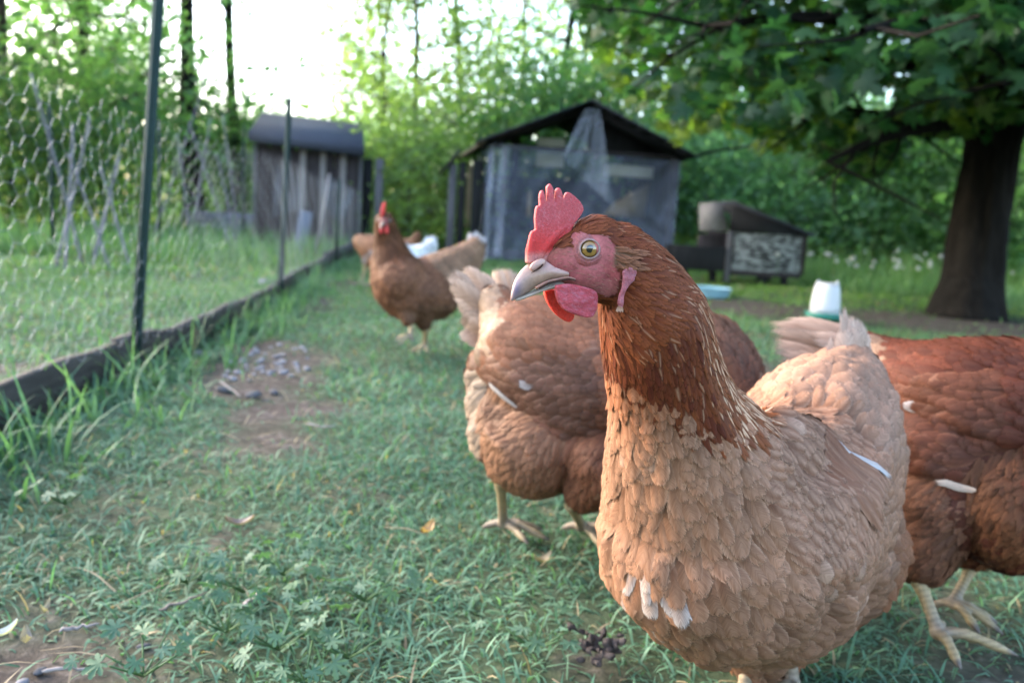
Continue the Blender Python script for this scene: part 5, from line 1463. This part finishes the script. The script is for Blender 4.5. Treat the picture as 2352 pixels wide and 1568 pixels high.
eye_at(lat_e, 1, 'amber near eye'); eye_at(lat_e, -1, 'amber far eye')
# wattles and ear lobe
def flesh(name, outline, lat, thick, col, vein=None, label=None, bulge=None, ax=None):
    ol = np.array([H(x, y, lat) for x, y in outline])
    ol = catmull(np.concatenate([ol, ol[:1]]), 4)[:-1]
    it = [prism(ol, HL * thick / 2)]
    if bulge is not None: it.append(bulge)
    V, F = remesh(it, .0006, 9)
    c = np.tile(np.array(col), (len(V), 1)) * (1 + .12 * vnoise(V, 300.)[:, None])
    if vein is not None:
        w_ = sstep(.15, .75, np.abs(vnoise(V * np.array([1, 1, 2.2]), 520., 1.3)))[:, None] * .35; c = c * (1 - w_) + np.array(vein) * w_
    V = V + HL * (.0004 * vnoise(V * np.array([1, 1, 2.0]), 330., 2.))[:, None] * (1 if vein is not None else 0)
    return part(name, V, F, SKIN, H1, {'col': c}, label=label)
flesh('wattle', [(475, 955), (470, 1010), (484, 1075), (512, 1132), (560, 1180), (640, 1215), (740, 1240), (800, 1226), (833, 1165), (842, 1080), (825, 1010), (740, 975), (600, 945)], .0105, .0040, (.34, .042, .055), (.40, .15, .19), 'near wrinkled wattle', ellipsoid(H(650, 1090, .0105), (130 * MMC, .0034, 95 * MMC), HAX, 3))
flesh('wattle', [(368, 1005), (385, 1070), (410, 1125), (455, 1190), (520, 1248), (585, 1280), (625, 1255), (635, 1200), (600, 1120), (520, 1020), (440, 990)], -.0095, .0042, (.50, .032, .018), None, 'brighter red far wattle')
def lat_at(cx, cy):
    u, v = crop(cx, cy); l_, _, _, _ = BVH1.ray_cast(Vector(CAM), Vector(nrm(P(u, v, 1.0) - CAM)))
    return (np.array(l_) - HC) @ HL if l_ is not None else lat_e
lat_l = max(lat_at(1120, 860), lat_at(1050, 1000), lat_at(1050, 1100))
flesh('earlobe', [(1062, 840), (1100, 805), (1150, 800), (1180, 818), (1184, 865), (1160, 920), (1110, 975), (1085, 1020), (1074, 1080), (1068, 1140), (1048, 1158), (1024, 1130), (1024, 1080), (1046, 1010), (1062, 930)], lat_l + .0012, .0024, (.27, .075, .088), (.33, .15, .18), 'pink near earlobe')
V, F = Plumage(), None
for k in range(9):
    free_feather(V, H(1045 + 4 * k - 16, 1140, lat_l + .002), H(1035 + 8 * k - 32, 1190 + 6 * (k % 3), lat_l + .003), HL, .0009, TAN, TANE, None, 0, .05, 'hackle')
V.build('ear_tuft', H1, kind=None)
# legs
f1, f2 = G(1700, 1640), G(1800, 1620)
make_leg(H1, P(1740, 1500, .70), np.array([f1[0] + .012, f1[1] + .02, .085]), np.array([f1[0], f1[1], .010]), (-.6, -.8), .0066, .066)
make_leg(H1, P(1782, 1490, .775), np.array([f2[0] + .006, f2[1] + .03, .085]), np.array([f2[0] + .012, f2[1] + .02, .010]), (-.6, -.8), .0066, .066)

# ---------- the other hens share one builder
def simple_hen(label, keys, lumps, tubes, pal, regions, voxel, sp_k, maxn, loc, flow_down=None, whites=(), neck_v=None, name='hen', seed=0, fz=None, group='rust brown hens'):
    hen = thing(name, label, 'hen', (loc[0], loc[1], 0), group)
    spn, balls = spheres_on(keys, 5)
    balls += [ellipsoid(P(u, v, d), (r, r, r * k)) for u, v, d, r, k in lumps]
    balls += [tube([P(*q[:3]) for q in t_], [q[3] for q in t_], 12) for t_ in tubes]
    V, F = remesh(balls, voxel, 5)
    part('body', V, F, BODY, hen, {'col': np.tile(np.array(pal['body']) * .6, (len(V), 1))})
    def spec(p, nn, uv, s, flow):
        n = len(p)
        base = dict(L=.032, W=.0175, sp=.0078, h0=.0008, h1=.0030, hr=.0013, ws=.15)
        A = {k: np.full(n, v) for k, v in base.items()}
        A['prof'] = np.full(n, 'contour', dtype=object); A['part'] = np.zeros(n, int)
        for k in ('cb', 'ct', 'ce', 'cs'): A[k] = np.tile(np.array(pal['body']), (n, 1))
        A['cb'] *= .72; A['ct'] *= 1.05; A['ce'] = A['ce'] * 1.1 + np.array(pal['edge']) * .35
        A['cs'] = np.tile(np.array(pal['edge']), (n, 1))
        fl = flow.copy()
        for poly, kw, fd in regions:
            m = inpoly(uv, poly) & (np.sum(nn * (CAM - p), 1) > -.4 * np.linalg.norm(CAM - p, axis=1))
            for k, v in kw.items():
                A[k][m] = v
            if fd is not None: fl[m] = nrm(nrm(fl[m]) * (1 - fd[3]) + np.array(fd[:3]) * fd[3])
        mot = np.clip(.5 + .45 * vnoise(p, 26., seed) + .45 * vnoise(p, 75., seed + 2), 0, 1)[:, None]
        for k in ('cb', 'ct', 'ce'): A[k] = A[k] * (.66 + .58 * mot)
        for wu, wv_, ru, rv in whites:
            m = ((uv[:, 0] - wu) / ru) ** 2 + ((uv[:, 1] - wv_) / rv) ** 2 < 1
            for k in ('ct', 'ce'): A[k][m] = WHT * .9
        m = rng.random(n) < .010; A['ct'][m] = np.array(pal['edge']) * .8
        A['sp'] = A['sp'] * sp_k
        if sp_k > 1: A['W'] = A['W'] * sp_k ** .8; A['L'] = A['L'] * sp_k ** .4
        A['keep'] = np.ones(n, bool); A['flow'] = fl; A['we'] = .75
        return A
    bvh = cover(hen, V, F, spn, spec, None, ('plumage', 'wing_coverts', 'hackle'), maxn)
    return hen, bvh

def tail_fan(hen, feats, c0, c1, ndir=(.1, -.95, .2)):
    for k, (bu, bv, bd, tu, tv, td, W, sb) in enumerate(feats):
        pl = Plumage(); free_feather(pl, P(bu, bv, bd), P(tu, tv, td), (ndir[0] + .3 * math.sin(k * 2.), ndir[1], ndir[2] + .5 * math.cos(k * 2.6)), W, np.array(c0) * (.75 + .17 * (k % 4)), np.array(c1) * (.78 + .15 * (k % 3)), np.array(c0) * .8, .5, .06, 'quill', c1, .5, .28, sb)
        pl.build('tail_feather', hen, kind=None)

RUST, RUSTE = (.105, .039, .020), (.32, .19, .12)
RED, REDE = (.072, .0165, .007), (.17, .08, .048)
FL = dict(prof='fluff', L=.032, W=.0100, sp=.0050, h1=.0034, hr=.0012, ws=0.0)
def fluffy(c, e):
    c = np.array(c) * np.array([.70, .76, .82]); e = np.array(e) * np.array([.80, .86, .92])
    return dict(FL, cb=np.array(c) * .8, ct=np.array(c), ce=np.array(e), cs=np.array(e))
def toned(c, e, **k):
    c = np.array(c) * np.array([.70, .76, .82]); e = np.array(e) * np.array([.80, .86, .92])
    return dict(cb=np.array(c) * .72, ct=np.array(c) * 1.05, ce=np.array(e), cs=np.array(e), **k)

# hen pecking behind the close one
k2 = [(1600, 1240, .86, .020), (1625, 1150, .89, .030), (1648, 1030, .92, .045), (1640, 930, .95, .062), (1600, 860, .975, .075), (1530, 860, .985, .086), (1440, 880, 1.0, .098), (1330, 870, 1.01, .098), (1240, 830, 1.02, .082), (1200, 790, 1.035, .054), (1168, 735, 1.05, .036), (1140, 695, 1.06, .022)]
H2, bv2 = simple_hen('rust brown hen with a cream fluffy rump, head hidden behind the close hen', k2,
    [(1185, 985, 1.02, .060, 1.0), (1165, 920, 1.03, .052, 1.0), (1230, 1030, .985, .060, 1.0), (1300, 1000, 1.0, .07, 1), (1395, 1060, .955, .052, 1.0), (1150, 860, 1.04, .046, 1)],
    [[(1200, 1020, .98, .052), (1165, 1080, .985, .030), (1152, 1105, .985, .014)], [(1395, 1070, .95, .050), (1345, 1125, .955, .028), (1318, 1155, .96, .014)]],
    dict(body=RUST, edge=RUSTE),
    [([(1040, 620), (1170, 640), (1190, 740), (1120, 860), (1040, 800)], toned((0.277, 0.158, 0.092), (0.409, 0.297, 0.218), W=.018), None),
     ([(1130, 800), (1200, 850), (1420, 790), (1420, 1010), (1330, 1000), (1240, 960), (1140, 880)], toned((0.100, 0.035, 0.018), (0.36, 0.20, 0.13), part=1, W=.0150, sp=.0070), (-.85, .1, -.30, .6)),
     ([(1040, 830), (1120, 860), (1150, 960), (1130, 1100), (1060, 1060)], fluffy((0.301, 0.201, 0.135), (0.371, 0.291, 0.231)), (-.3, .3, -.8, .7)),
     ([(1120, 880), (1250, 950), (1310, 1010), (1300, 1140), (1140, 1140), (1110, 1050)], fluffy((0.218, 0.096, 0.048), (0.297, 0.152, 0.086)), (-.1, .1, -1, .7)),
     ([(1310, 1000), (1450, 990), (1450, 1200), (1290, 1170)], fluffy((0.145, 0.050, 0.023), (0.218, 0.099, 0.053)), (0, 0, -1, .75))],
    .0032, 1.05, 60000, P(1260, 1200, 1.0), whites=[(1290, 835, 5, 9), (1250, 880, 7, 4), (1318, 900, 6, 5), (1370, 850, 4, 4)], seed=3.)
tail_fan(H2, [(1120, 720, 1.05, 1030, 622, 1.07, .030, .05), (1125, 725, 1.05, 1032, 645, 1.06, .028, .03), (1130, 735, 1.05, 1045, 668, 1.06, .028, .02), (1130, 745, 1.05, 1052, 690, 1.06, .028, .0), (1135, 700, 1.05, 1060, 612, 1.08, .026, .05), (1150, 700, 1.06, 1090, 625, 1.09, .026, .04), (1130, 760, 1.05, 1055, 722, 1.055, .030, -.03), (1125, 790, 1.05, 1060, 752, 1.055, .028, -.05), (1180, 710, 1.09, 1140, 612, 1.12, .022, -.04), (1185, 712, 1.09, 1160, 610, 1.12, .022, -.02), (1190, 714, 1.09, 1178, 618, 1.12, .020, .02), (1135, 772, 1.045, 1068, 735, 1.05, .026, 0)], (.23, .125, .072), (.37, .265, .195))
surf_feather(bv2, P(1230, 905, .98), P(1150, 868, .985), .050, .007, 'quill', WHT * .6, WHT * .95, WHT, .004, .003, 'flight_feather', H2, WHT * .5, .3, 'white flight feather')
fA, fB = G(1155, 1222), G(1335, 1228)
make_leg(H2, P(1152, 1085, .985), P(1150, 1105, .985), np.array([fA[0], fA[1], .012]), (.9, -.4), .0066, .062)
make_leg(H2, P(1318, 1130, .96), P(1312, 1160, .965), np.array([fB[0], fB[1], .012]), (.8, -.6), .0066, .062)
# its head, mostly out of sight
hp = P(1596, 1262, .85)
V, F = tube([hp, hp + np.array([-.018, -.012, -.022])], [.008, .002], 10); part('beak', V, F, HORN, H2, {'col': np.tile(np.array([.45, .36, .28]), (len(V), 1))})
V, F = remesh([ellipsoid(hp + np.array([.0, -.006, .018]), (.022, .003, .014))], .0012, 3); part('comb', V, F, SKIN, H2, {'col': np.tile(np.array([.55, .10, .10]), (len(V), 1))})

# dark red hen walking out of the picture
k3 = [(2590, 640, .86, .022), (2580, 740, .86, .034), (2570, 850, .86, .050), (2520, 950, .865, .078), (2420, 985, .875, .093), (2300, 965, .885, .090), (2200, 930, .895, .074), (2110, 890, .915, .052), (2040, 850, .94, .036), (1985, 815, .96, .026)]
H3, bv3 = simple_hen('dark red hen striding out of the photo\'s right edge', k3,
    [(2150, 1050, .885, .066, 1.0), (2140, 1150, .875, .056, 1.0), (2200, 1130, .87, .056, 1.1), (2330, 1170, .835, .058, 1.15), (2250, 1040, .88, .075, 1.0), (2110, 1000, .90, .05, 1)],
    [[(2150, 1180, .865, .050), (2125, 1270, .855, .032), (2118, 1335, .845, .015)], [(2230, 1200, .90, .04), (2235, 1260, .90, .025), (2240, 1300, .90, .013)]],
    dict(body=RED, edge=REDE),
    [([(1980, 780), (2080, 790), (2060, 870), (1990, 860)], toned((0.238, 0.119, 0.066), (0.363, 0.238, 0.165)), None),
     ([(2060, 930), (2180, 850), (2360, 850), (2360, 1060), (2240, 1110), (2150, 1090), (2060, 1040)], toned((0.099, 0.025, 0.010), (0.27, 0.11, 0.06), part=1, W=.0150, sp=.0070), (-.9, .1, -.22, .55)),
     ([(2040, 1070), (2160, 1090), (2240, 1120), (2250, 1300), (2150, 1360), (2080, 1320), (2040, 1200)], fluffy((0.178, 0.065, 0.030), (0.251, 0.112, 0.059)), (-.2, 0, -1, .6)),
     ([(2236, 1060), (2420, 1000), (2420, 1280), (2260, 1270)], fluffy((0.139, 0.046, 0.017), (0.198, 0.079, 0.033)), (.1, 0, -1, .7))],
    .0032, 1.0, 60000, P(2200, 1400, .86), whites=[(2125, 942, 20, 6), (2195, 828, 5, 3)], seed=8.)
# tail points left, cream
tail_fan(H3, [(2040, 835, .95, 1752, 752, .985, .026, .10), (2040, 842, .95, 1760, 770, .985, .026, .06), (2045, 852, .95, 1758, 792, .98, .028, .03), (2045, 862, .945, 1770, 815, .975, .028, .0), (2050, 872, .945, 1778, 838, .97, .028, -.02), (2050, 828, .955, 1790, 742, .99, .024, .10), (2050, 880, .94, 1800, 852, .965, .026, -.04), (2060, 850, .945, 1850, 770, .96, .028, .06), (2065, 865, .94, 1860, 815, .955, .028, .02)], (.20, .10, .06), (.32, .22, .165))
for a, b_, lb_ in (((2095, 1090, .83), (2245, 1122, .835), 'pale flight feather poking out under the wing'),):
    surf_feather(bv3, P(2250, 1128, .82), P(2165, 1110, .83), .042, .008, 'quill', (.42, .30, .22), (.46, .34, .26), (.4, .3, .22), .007, .004, 'flight_feather', H3, None, 0, lb_)
fA = G(2152, 1478); e1, e2, e3, e4 = G(2207, 1548), G(2342, 1516), G(2250, 1555), G(2120, 1440)
up0 = np.array([0, 0, .004])
make_leg(H3, P(2122, 1290, .85), P(2112, 1335, .845), np.array([fA[0], fA[1], .012]), (.8, -.5), .0068, .06, toes=[e1 + up0, e2 + up0, (e1 * .25 + e2 * .75) + np.array([.0, .03, .004]), fA * .55 + G(2170, 1395) * .45 + up0])
fB = G(2185, 1415)
make_leg(H3, P(2238, 1270, .90), P(2232, 1300, .90), np.array([fB[0], fB[1], .016]), (.6, -.8), .0062, .05)
hp = P(2592, 620, .855)
V, F = tube([hp + np.array([.012, 0, 0]), hp + np.array([.045, -.004, -.012])], [.009, .002], 10); part('beak', V, F, HORN, H3, {'col': np.tile(np.array([.45, .36, .28]), (len(V), 1))})

# hen striding towards the camera near the fence
k4 = [(884, 507, 2.26, .026), (888, 535, 2.29, .034), (895, 570, 2.31, .046), (905, 615, 2.32, .066), (925, 655, 2.34, .088), (965, 668, 2.38, .096), (1010, 645, 2.44, .086), (1050, 615, 2.5, .066), (1085, 580, 2.56, .040), (1096, 560, 2.6, .026)]
RU4 = (.112, .045, .023)
H4, bv4 = simple_hen('rust brown hen facing the camera with one foot lifted', k4,
    [(955, 685, 2.36, .072, 1.0), (1000, 678, 2.40, .074, 1.0), (1050, 655, 2.46, .06, 1.0), (920, 640, 2.31, .075, 1)],
    [[(968, 705, 2.35, .050), (974, 742, 2.36, .022), (976, 757, 2.36, .012)], [(935, 700, 2.33, .045), (938, 732, 2.31, .022), (938, 745, 2.30, .012)]],
    dict(body=RU4, edge=(.30, .17, .10)),
    [([(850, 470), (925, 470), (945, 590), (860, 590)], toned((0.145, 0.050, 0.020), (0.198, 0.079, 0.033), L=.028, W=.007, sp=.006, prof='hackle', part=2), None),
     ([(960, 590), (1120, 530), (1120, 640), (1010, 640)], toned((0.224, 0.109, 0.056), (0.343, 0.211, 0.132)), None),
     ([(900, 690), (1060, 700), (1000, 790), (920, 780)], fluffy((0.132, 0.056, 0.026), (0.198, 0.099, 0.053)), (0, 0, -1, .5))],
    .0045, 1.25, 30000, P(965, 790, 2.38), whites=[(920, 630, 4, 4), (972, 588, 4, 4), (1104, 556, 10, 10)], seed=5.)
tail_fan(H4, [(1085, 590, 2.55, 1082, 530, 2.60, .03, .0), (1088, 592, 2.55, 1098, 528, 2.60, .03, .0), (1090, 595, 2.55, 1112, 540, 2.60, .03, .0), (1092, 600, 2.55, 1116, 565, 2.6, .03, .0), (1086, 596, 2.54, 1092, 546, 2.58, .03, 0), (1094, 606, 2.54, 1114, 580, 2.58, .03, 0)], (.40, .32, .27), WHT)
hp = P(880, 512, 2.235); hf = nrm(np.array([-.12, -1, -.12]))
V, F = remesh([ellipsoid(P(882, 512, 2.245), (.0165, .015, .019))], .003, 3); part('face', V, F, SKIN, H4, {'col': np.tile(np.array([.20, .055, .048]), (len(V), 1))})
V, F = tube([hp + hf * .004, hp + hf * .018 + np.array([0, 0, -.004]), hp + hf * .028 + np.array([0, 0, -.012])], [.0055, .0038, .0012], 10); part('beak', V, F, HORN, H4, {'col': np.tile(np.array([.26, .19, .15]), (len(V), 1))})
co = P(880, 490, 2.245); ax4 = np.stack([hf, np.cross([0, 0, 1.0], hf), np.array([0, 0, 1.0])])
V, F = remesh([ellipsoid(co + np.array([0, 0, .004]), (.022, .0045, .017), ax4), ellipsoid(co + np.array([.003, .004, .022]), (.007, .003, .012), ax4), ellipsoid(co + np.array([0, -.012, .016]), (.006, .003, .010), ax4), ellipsoid(co + np.array([0, .018, .016]), (.006, .003, .010), ax4)], .0016, 3)
part('comb', V, F, SKIN, H4, {'col': np.tile(np.array([.55, .035, .035]), (len(V), 1))})
for sx in (-1, 1):
    V, F = remesh([ellipsoid(P(882, 528, 2.235) + ax4[1] * sx * .008, (.004, .006, .012), ax4)], .0016, 3); part('wattle', V, F, SKIN, H4, {'col': np.tile(np.array([.50, .04, .04]), (len(V), 1))})
    V, F = ellipsoid(P(882, 507, 2.238) + ax4[1] * sx * .0165, (.005,) * 3); e = part('eye', V, F, PUPIL, H4)
fA = G(975, 808)
make_leg(H4, P(975, 742, 2.36), P(978, 757, 2.36), np.array([fA[0], fA[1], .018]), (-.2, -1), .0075, .062)
lf = P(942, 772, 2.27); tb = P(905, 785, 2.22)
make_leg(H4, P(938, 735, 2.31), P(945, 748, 2.31), lf, (-1, -.4), .0068, .05, toes=[tb, P(915, 795, 2.22), P(908, 776, 2.24), P(950, 785, 2.25)])

# two hens farther back
H5, bv5 = simple_hen('small brown hen far back, half hidden behind the hen by the fence', [(960, 540, 4.35, .022), (950, 560, 4.38, .036), (925, 575, 4.4, .064), (890, 580, 4.42, .085), (860, 572, 4.45, .078), (838, 562, 4.48, .055), (824, 552, 4.5, .032)],
    [(868, 595, 4.43, .06, 1)], [[(868, 605, 4.42, .04), (862, 620, 4.42, .014)], [(845, 585, 4.45, .04), (840, 612, 4.45, .014)]], dict(body=(.15, .066, .033), edge=(.33, .22, .15)), [], .008, 2.2, 12000, P(865, 620, 4.45), whites=[(862, 585, 8, 10), (848, 600, 8, 8)], seed=2.)
tail_fan(H5, [(838, 560, 4.46, 814, 545, 4.5, .05, 0), (838, 565, 4.46, 816, 552, 4.5, .05, 0), (840, 556, 4.46, 826, 540, 4.5, .045, 0)], (.20, .11, .06), (.42, .35, .30))
for u in (840, 862):
    g = G(u, 652); make_leg(H5, P(u, 608, 4.43), P(u, 616, 4.43), np.array([g[0], 4.43, .01]), (1, -.2), .0075, .05)
H6, bv6 = simple_hen('white hen with upright tail, mostly hidden behind the facing brown hen', [(905, 530, 3.9, .024), (908, 555, 3.9, .034), (918, 585, 3.92, .06), (940, 600, 3.95, .078), (965, 592, 3.98, .066), (984, 575, 4.0, .042), (993, 560, 4.02, .024)],
    [(950, 615, 3.95, .06, 1)], [[(945, 630, 3.94, .035), (945, 655, 3.94, .013)], [(955, 630, 3.99, .035), (957, 652, 3.99, .013)]], dict(body=(.56, .56, .56), edge=(.60, .60, .60)), [], .008, 2.2, 12000, P(950, 660, 3.95), seed=4., group='white hens')
tail_fan(H6, [(980, 585, 4.0, 1000, 540, 4.03, .05, -.05), (976, 580, 4.0, 990, 543, 4.03, .05, -.03), (982, 590, 4.0, 1003, 555, 4.02, .05, -.05), (972, 580, 4.0, 982, 556, 4.02, .04, 0)], (.58, .58, .58), (.62, .62, .62))
for u in (944, 958):
    g = XD(u, 3.95); make_leg(H6, P(u, 640, 3.95), P(u, 655, 3.95), np.array([g[0], g[1], .01]), (-1, -.2), .0075, .05)

# ------------------------------------------------------------------ small things on the ground
STONE = mat_plain('pale_limestone', (.22, .21, .22), .85, .3, 60, .5, .004, .2); STONED = mat_plain('dark_stone', (.10, .095, .10), .85, .3, 60, .5, .004, .2)
STICK = mat_wood('dry_twig', (.14, .11, .085), (.30, .25, .20), (80, 80, 8))
def pebble_mesh(seed):
    q = np.random.default_rng(seed); V, F = ellipsoid((0, 0, 0), (1, .72, .42), None, 2)
    V = V * (1 + .22 * vnoise(V, 1.7, seed * 3.1)[:, None] + .06 * vnoise(V, 5., seed)[:, None])
    return mesh('stone', V, F, STONE)
PEB = [pebble_mesh(i) for i in range(6)]
k = 0
spots = []
while len(spots) < 46:
    u, v = random.gauss(615, 62), random.gauss(822, 24)
    if not (515 < u < 725 and 782 < v < 900): continue
    g = G(u, v)
    if all((g[0] - a) ** 2 + (g[1] - b_) ** 2 > .022 ** 2 for a, b_ in spots): spots.append((g[0], g[1]))
for i, (x, y) in enumerate(spots):
    s = random.uniform(.006, .014)
    o = link('stone', PEB[i % 6]); o.location = (x, y, float(gh(x, y)) - .012 + s * .25); o.scale = (s, s, s); o.rotation_euler = (random.uniform(-.3, .3), random.uniform(-.3, .3), random.uniform(0, 6))
    tag(o, 'small pale stone lying in the bare dirt patch by the boards', 'stone', 'pale stones in the dirt patch')
for u, v, s, lb in [(458, 803, .020, 'flat grey stone between the boards and the dirt patch'), (582, 903, .020, 'dark lump of stone at the near end of the dirt patch'), (630, 893, .014, 'small grey stone beside the dark lump'), (516, 890, .018, 'pale flat stone left of the dark lump'),
                    (48, 1528, .007, 'grey pebble in the bare soil at the lower left'), (92, 1500, .006, 'dark pebble in the bare soil near the dry seed head'), (330, 1452, .006, 'dark pebble in the soil beside the trampled grass'), (616, 652, .045, 'white stone against the board beside the second green post')]:
    g = G(u, v)
    o = link('stone', pebble_mesh(int(u))); o.data.materials[0] = STONED if 'dark' in lb else STONE
    o.location = (g[0], g[1], float(gh(g[0], g[1])) - .01 + s * .3); o.scale = (s, s, s * 1.15); o.rotation_euler = (.2, .1, u)
    tag(o, lb, 'stone')
# twigs and stalks
for pts, r, lb, mt in [([(505, 885), (530, 905), (556, 925)], .0035, 'thin pale stick in the dirt patch', BATTEN), ([(365, 1425), (420, 1405), (478, 1382)], .0032, 'dark twig lying on the grass at the lower left', STICK),
                       ([(135, 1478), (180, 1465), (235, 1455)], .0035, 'dry pale seed head on bare soil at the lower left', BATTEN), ([(555, 1418), (575, 1405), (592, 1385)], .004, 'short pale stalk standing out of the weeds', BATTEN),
                       ([(90, 1568), (170, 1562), (240, 1555)], .003, 'pale stalk along the photo\'s bottom edge', BATTEN), ([(150, 1010), (215, 1000), (262, 960)], .0016, 'thin bent wire-like stalk by the left board', STICK), ([(700, 985), (740, 992), (775, 990)], .003, 'pale stick across the bare soil strip', BATTEN)]:
    pp = [G(u, v) + np.array([0, 0, .008 + r]) for u, v in pts]
    p = catmull(pp, 5)
    p = p + np.random.default_rng(int(pts[0][0])).normal(0, r * .5, p.shape) * np.array([1, 1, .2])
    tag(part('twig', *tube(p, r * .6 * np.interp(np.linspace(0, 1, len(p)), [0, .08, .9, 1], [.3, 1, .55, .15]), 7), mt), lb, 'twig')
# crumbly dark dropping
g = G(1372, 1500); it = []
for i in range(46):
    it.append(ellipsoid(g + np.array([random.gauss(0, .014), random.gauss(0, .012), random.uniform(.001, .016)]), (random.uniform(.0025, .0065), random.uniform(.0025, .0065), random.uniform(.002, .005)), None, 1))
V, F = remesh(it, .0016, 2); V = V + nrm(V - g) * (.0022 * vnoise(V, 420.)[:, None])
tag(part('clod', V, F, mat_plain('clod_soil', (.055, .045, .042), .95, .5, 300, .8, .003, .1)), 'dark crumbly clod of dirt in front of the close hen', 'clod')
# fallen leaves, scraps
SCRAP = mat_leaf('scrap', trans=.2)
def curled(c, L, W, a, col, lb, cat, nm, lift=.012, mat=None):
    n = 7; t = np.linspace(-1, 1, n); V = []
    for s in (-1, 0, 1):
        for q in t:
            V.append((q * L / 2, s * W / 2 * (1 - q * q * .85), .006 + lift * (q * q * .7 + .4 * s * s)))
    V = np.array(V); ca, sa = math.cos(a), math.sin(a); V = np.stack([V[:, 0] * ca - V[:, 1] * sa, V[:, 0] * sa + V[:, 1] * ca, V[:, 2]], 1) + c
    i = np.arange(3 * n).reshape(3, n); F = np.stack([i[:-1, :-1], i[:-1, 1:], i[1:, 1:], i[1:, :-1]], -1).reshape(-1, 4)
    tag(part(nm, V, F, mat or SCRAP, None, {'col': np.tile(np.array(col), (3 * n, 1))}), lb, cat)
for u, v, L, W, a, col, lb in [(980, 1232, .035, .014, 1.2, (.34, .20, .09), 'orange curled leaf in the grass left of the pecking hen\'s foot'), (1245, 1302, .026, .012, .6, (.28, .22, .14), 'pale scrap of leaf below the pecking hen'), (105, 1420, .016, .006, 1.5, (.22, .19, .16), 'pale curled husk at the lower left'), (550, 1215, .035, .016, .3, (.17, .125, .11), 'pinkish brown dead leaf in the middle of the grass'), (60, 1490, .018, .010, 2.1, (.20, .17, .15), 'pale dry leaf on the bare soil')]:
    curled(G(u, v), L, W, a, col, lb, 'leaf', 'fallen_leaf')
for u, v, d, s, lb in [(135, 578, 3.0, .075, 'white scrap of paper in the grass left of the near green post'), (494, 580, 4.6, .085, 'white scrap of paper in the grass beyond the near green post')]:
    g = G(u, v); s = 40 / FPX * g[1]
    for sx in (-1, 1): pass
    curled(g + np.array([0, 0, .02]), s, s * .6, .4, (.7, .7, .72), lb, 'paper scrap', 'paper_scrap', s * .5)
curled(G(4, 1475), .026, .010, .8, (.45, .44, .44), 'small white downy feather at the photo\'s lower left edge', 'feather', 'fallen_feather')
# lobed weeds
def lobed():
    V = [(0, 0, 0)]; out = []
    lob = [-2.25, -1.5, -.75, 0, .75, 1.5, 2.25]; ln = [.6, .8, .95, 1.05, .95, .8, .6]
    for i, (a, L) in enumerate(zip(lob, ln)):
        for da, rr2 in ((-.38, .50), (-.30, .66), (-.36, .76), (-.20, .82), (-.16, .95), (0, 1.0), (.16, .95), (.20, .82), (.36, .76), (.30, .66), (.38, .50)):
            out.append((math.sin(a + da * .9) * L * rr2, math.cos(a + da * .9) * L * rr2))
    V += [(x, y, .10 * math.hypot(x, y) - .22 * (x * x + y * y) + .03 * math.sin(9 * math.atan2(x, y))) for x, y in out]
    n = len(out); F = [[0, 1 + i, 2 + i] for i in range(n - 1)]
    return np.array(V, float), np.array(F)
LV, LF = lobed()
WEED = [mesh('lobed_leaf', LV, LF, GRASS, {'col': np.tile(c, (len(LV), 1))}) for c in ((.055, .118, .075), (.080, .145, .095), (.066, .130, .072))]
wlab = ['lobed grey-green weed at the bottom centre of the photo', 'lobed weed left of the short pale stalk', 'lobed weed at the bottom, right of the grey-green one', 'broad lobed weed nearest the photo\'s bottom edge', 'lobed weed beside the dark twig', 'lobed weed between twig and trampled grass', 'lobed weed below the orange curled leaf', 'spreading lobed weed in mid grass', 'lobed weed under the fence boards at left', 'lobed weed toward the bare lower left soil', 'lobed weed behind the short pale stalk', 'lobed weed in front of the dark clod']
for i, (u, v) in enumerate([(640, 1480), (520, 1440), (800, 1500), (700, 1555), (560, 1350), (430, 1330), (840, 1370), (720, 1390), (150, 1150), (330, 1540), (650, 1310), (1230, 1480)]):
    g = G(u, v); t = thing('lobed_weed', wlab[i], 'weed', g, 'lobed weeds in the grass')
    for k in range(9):
        a = k * .7 + random.uniform(-.2, .2) + i; rr2 = random.uniform(.018, .055); s = random.uniform(.008, .0155)
        o = link('leaf', WEED[(i + k) % 3], t); o.location = (math.cos(a) * rr2, math.sin(a) * rr2, random.uniform(.016, .034)); o.scale = (s, s, s)
        o.rotation_euler = (random.uniform(-.7, .3), random.uniform(-.5, .5), a - math.pi / 2 + random.uniform(-.6, .6))
    st = [tube([(ORG[t] + np.array([0, 0, -.005])), ORG[t] + np.array([math.cos(k * .7 + i) * .03, math.sin(k * .7 + i) * .03, .018])], .0009, 4) for k in range(9)]
    V, F = merge(st); part('stem', V, F, GRASS, t, {'col': np.tile(np.array([.06, .12, .05]), (len(V), 1))}, kind='stuff')
# seed clocks in the meadow
V, F = ellipsoid((0, 0, 0), (.018,) * 3, None, 2); V = V * (1 + .25 * rng.random((len(V), 1))); CLK = mesh('seed_head', V, F, mat_plain('seed_down', (.42, .42, .38), .95, .1, 30, 0, 0, .1))
Vs, Fs = tube([(0, 0, -.3), (.01, 0, -.15), (0, 0, 0)], .0018, 5); STM = mesh('stalk', Vs, Fs, GRASS, {'col': np.tile(np.array([.08, .14, .05]), (len(Vs), 1))})
for i in range(46):
    u, v, d = random.uniform(1760, 2180), 0, random.uniform(6.4, 8.8)
    if random.random() < .2: u = random.uniform(2290, 2400)
    g = XD(u, d); h = random.uniform(.16, .32)
    t = thing('dandelion_clock', 'white dandelion seed head on a thin stalk in the meadow', 'flower', (g[0], g[1], h), 'dandelion clocks in the meadow')
    s = random.uniform(.5, 1.0)
    o = link('seed_head', CLK, t); o.scale = (s, s, s); link('stalk', STM, t)
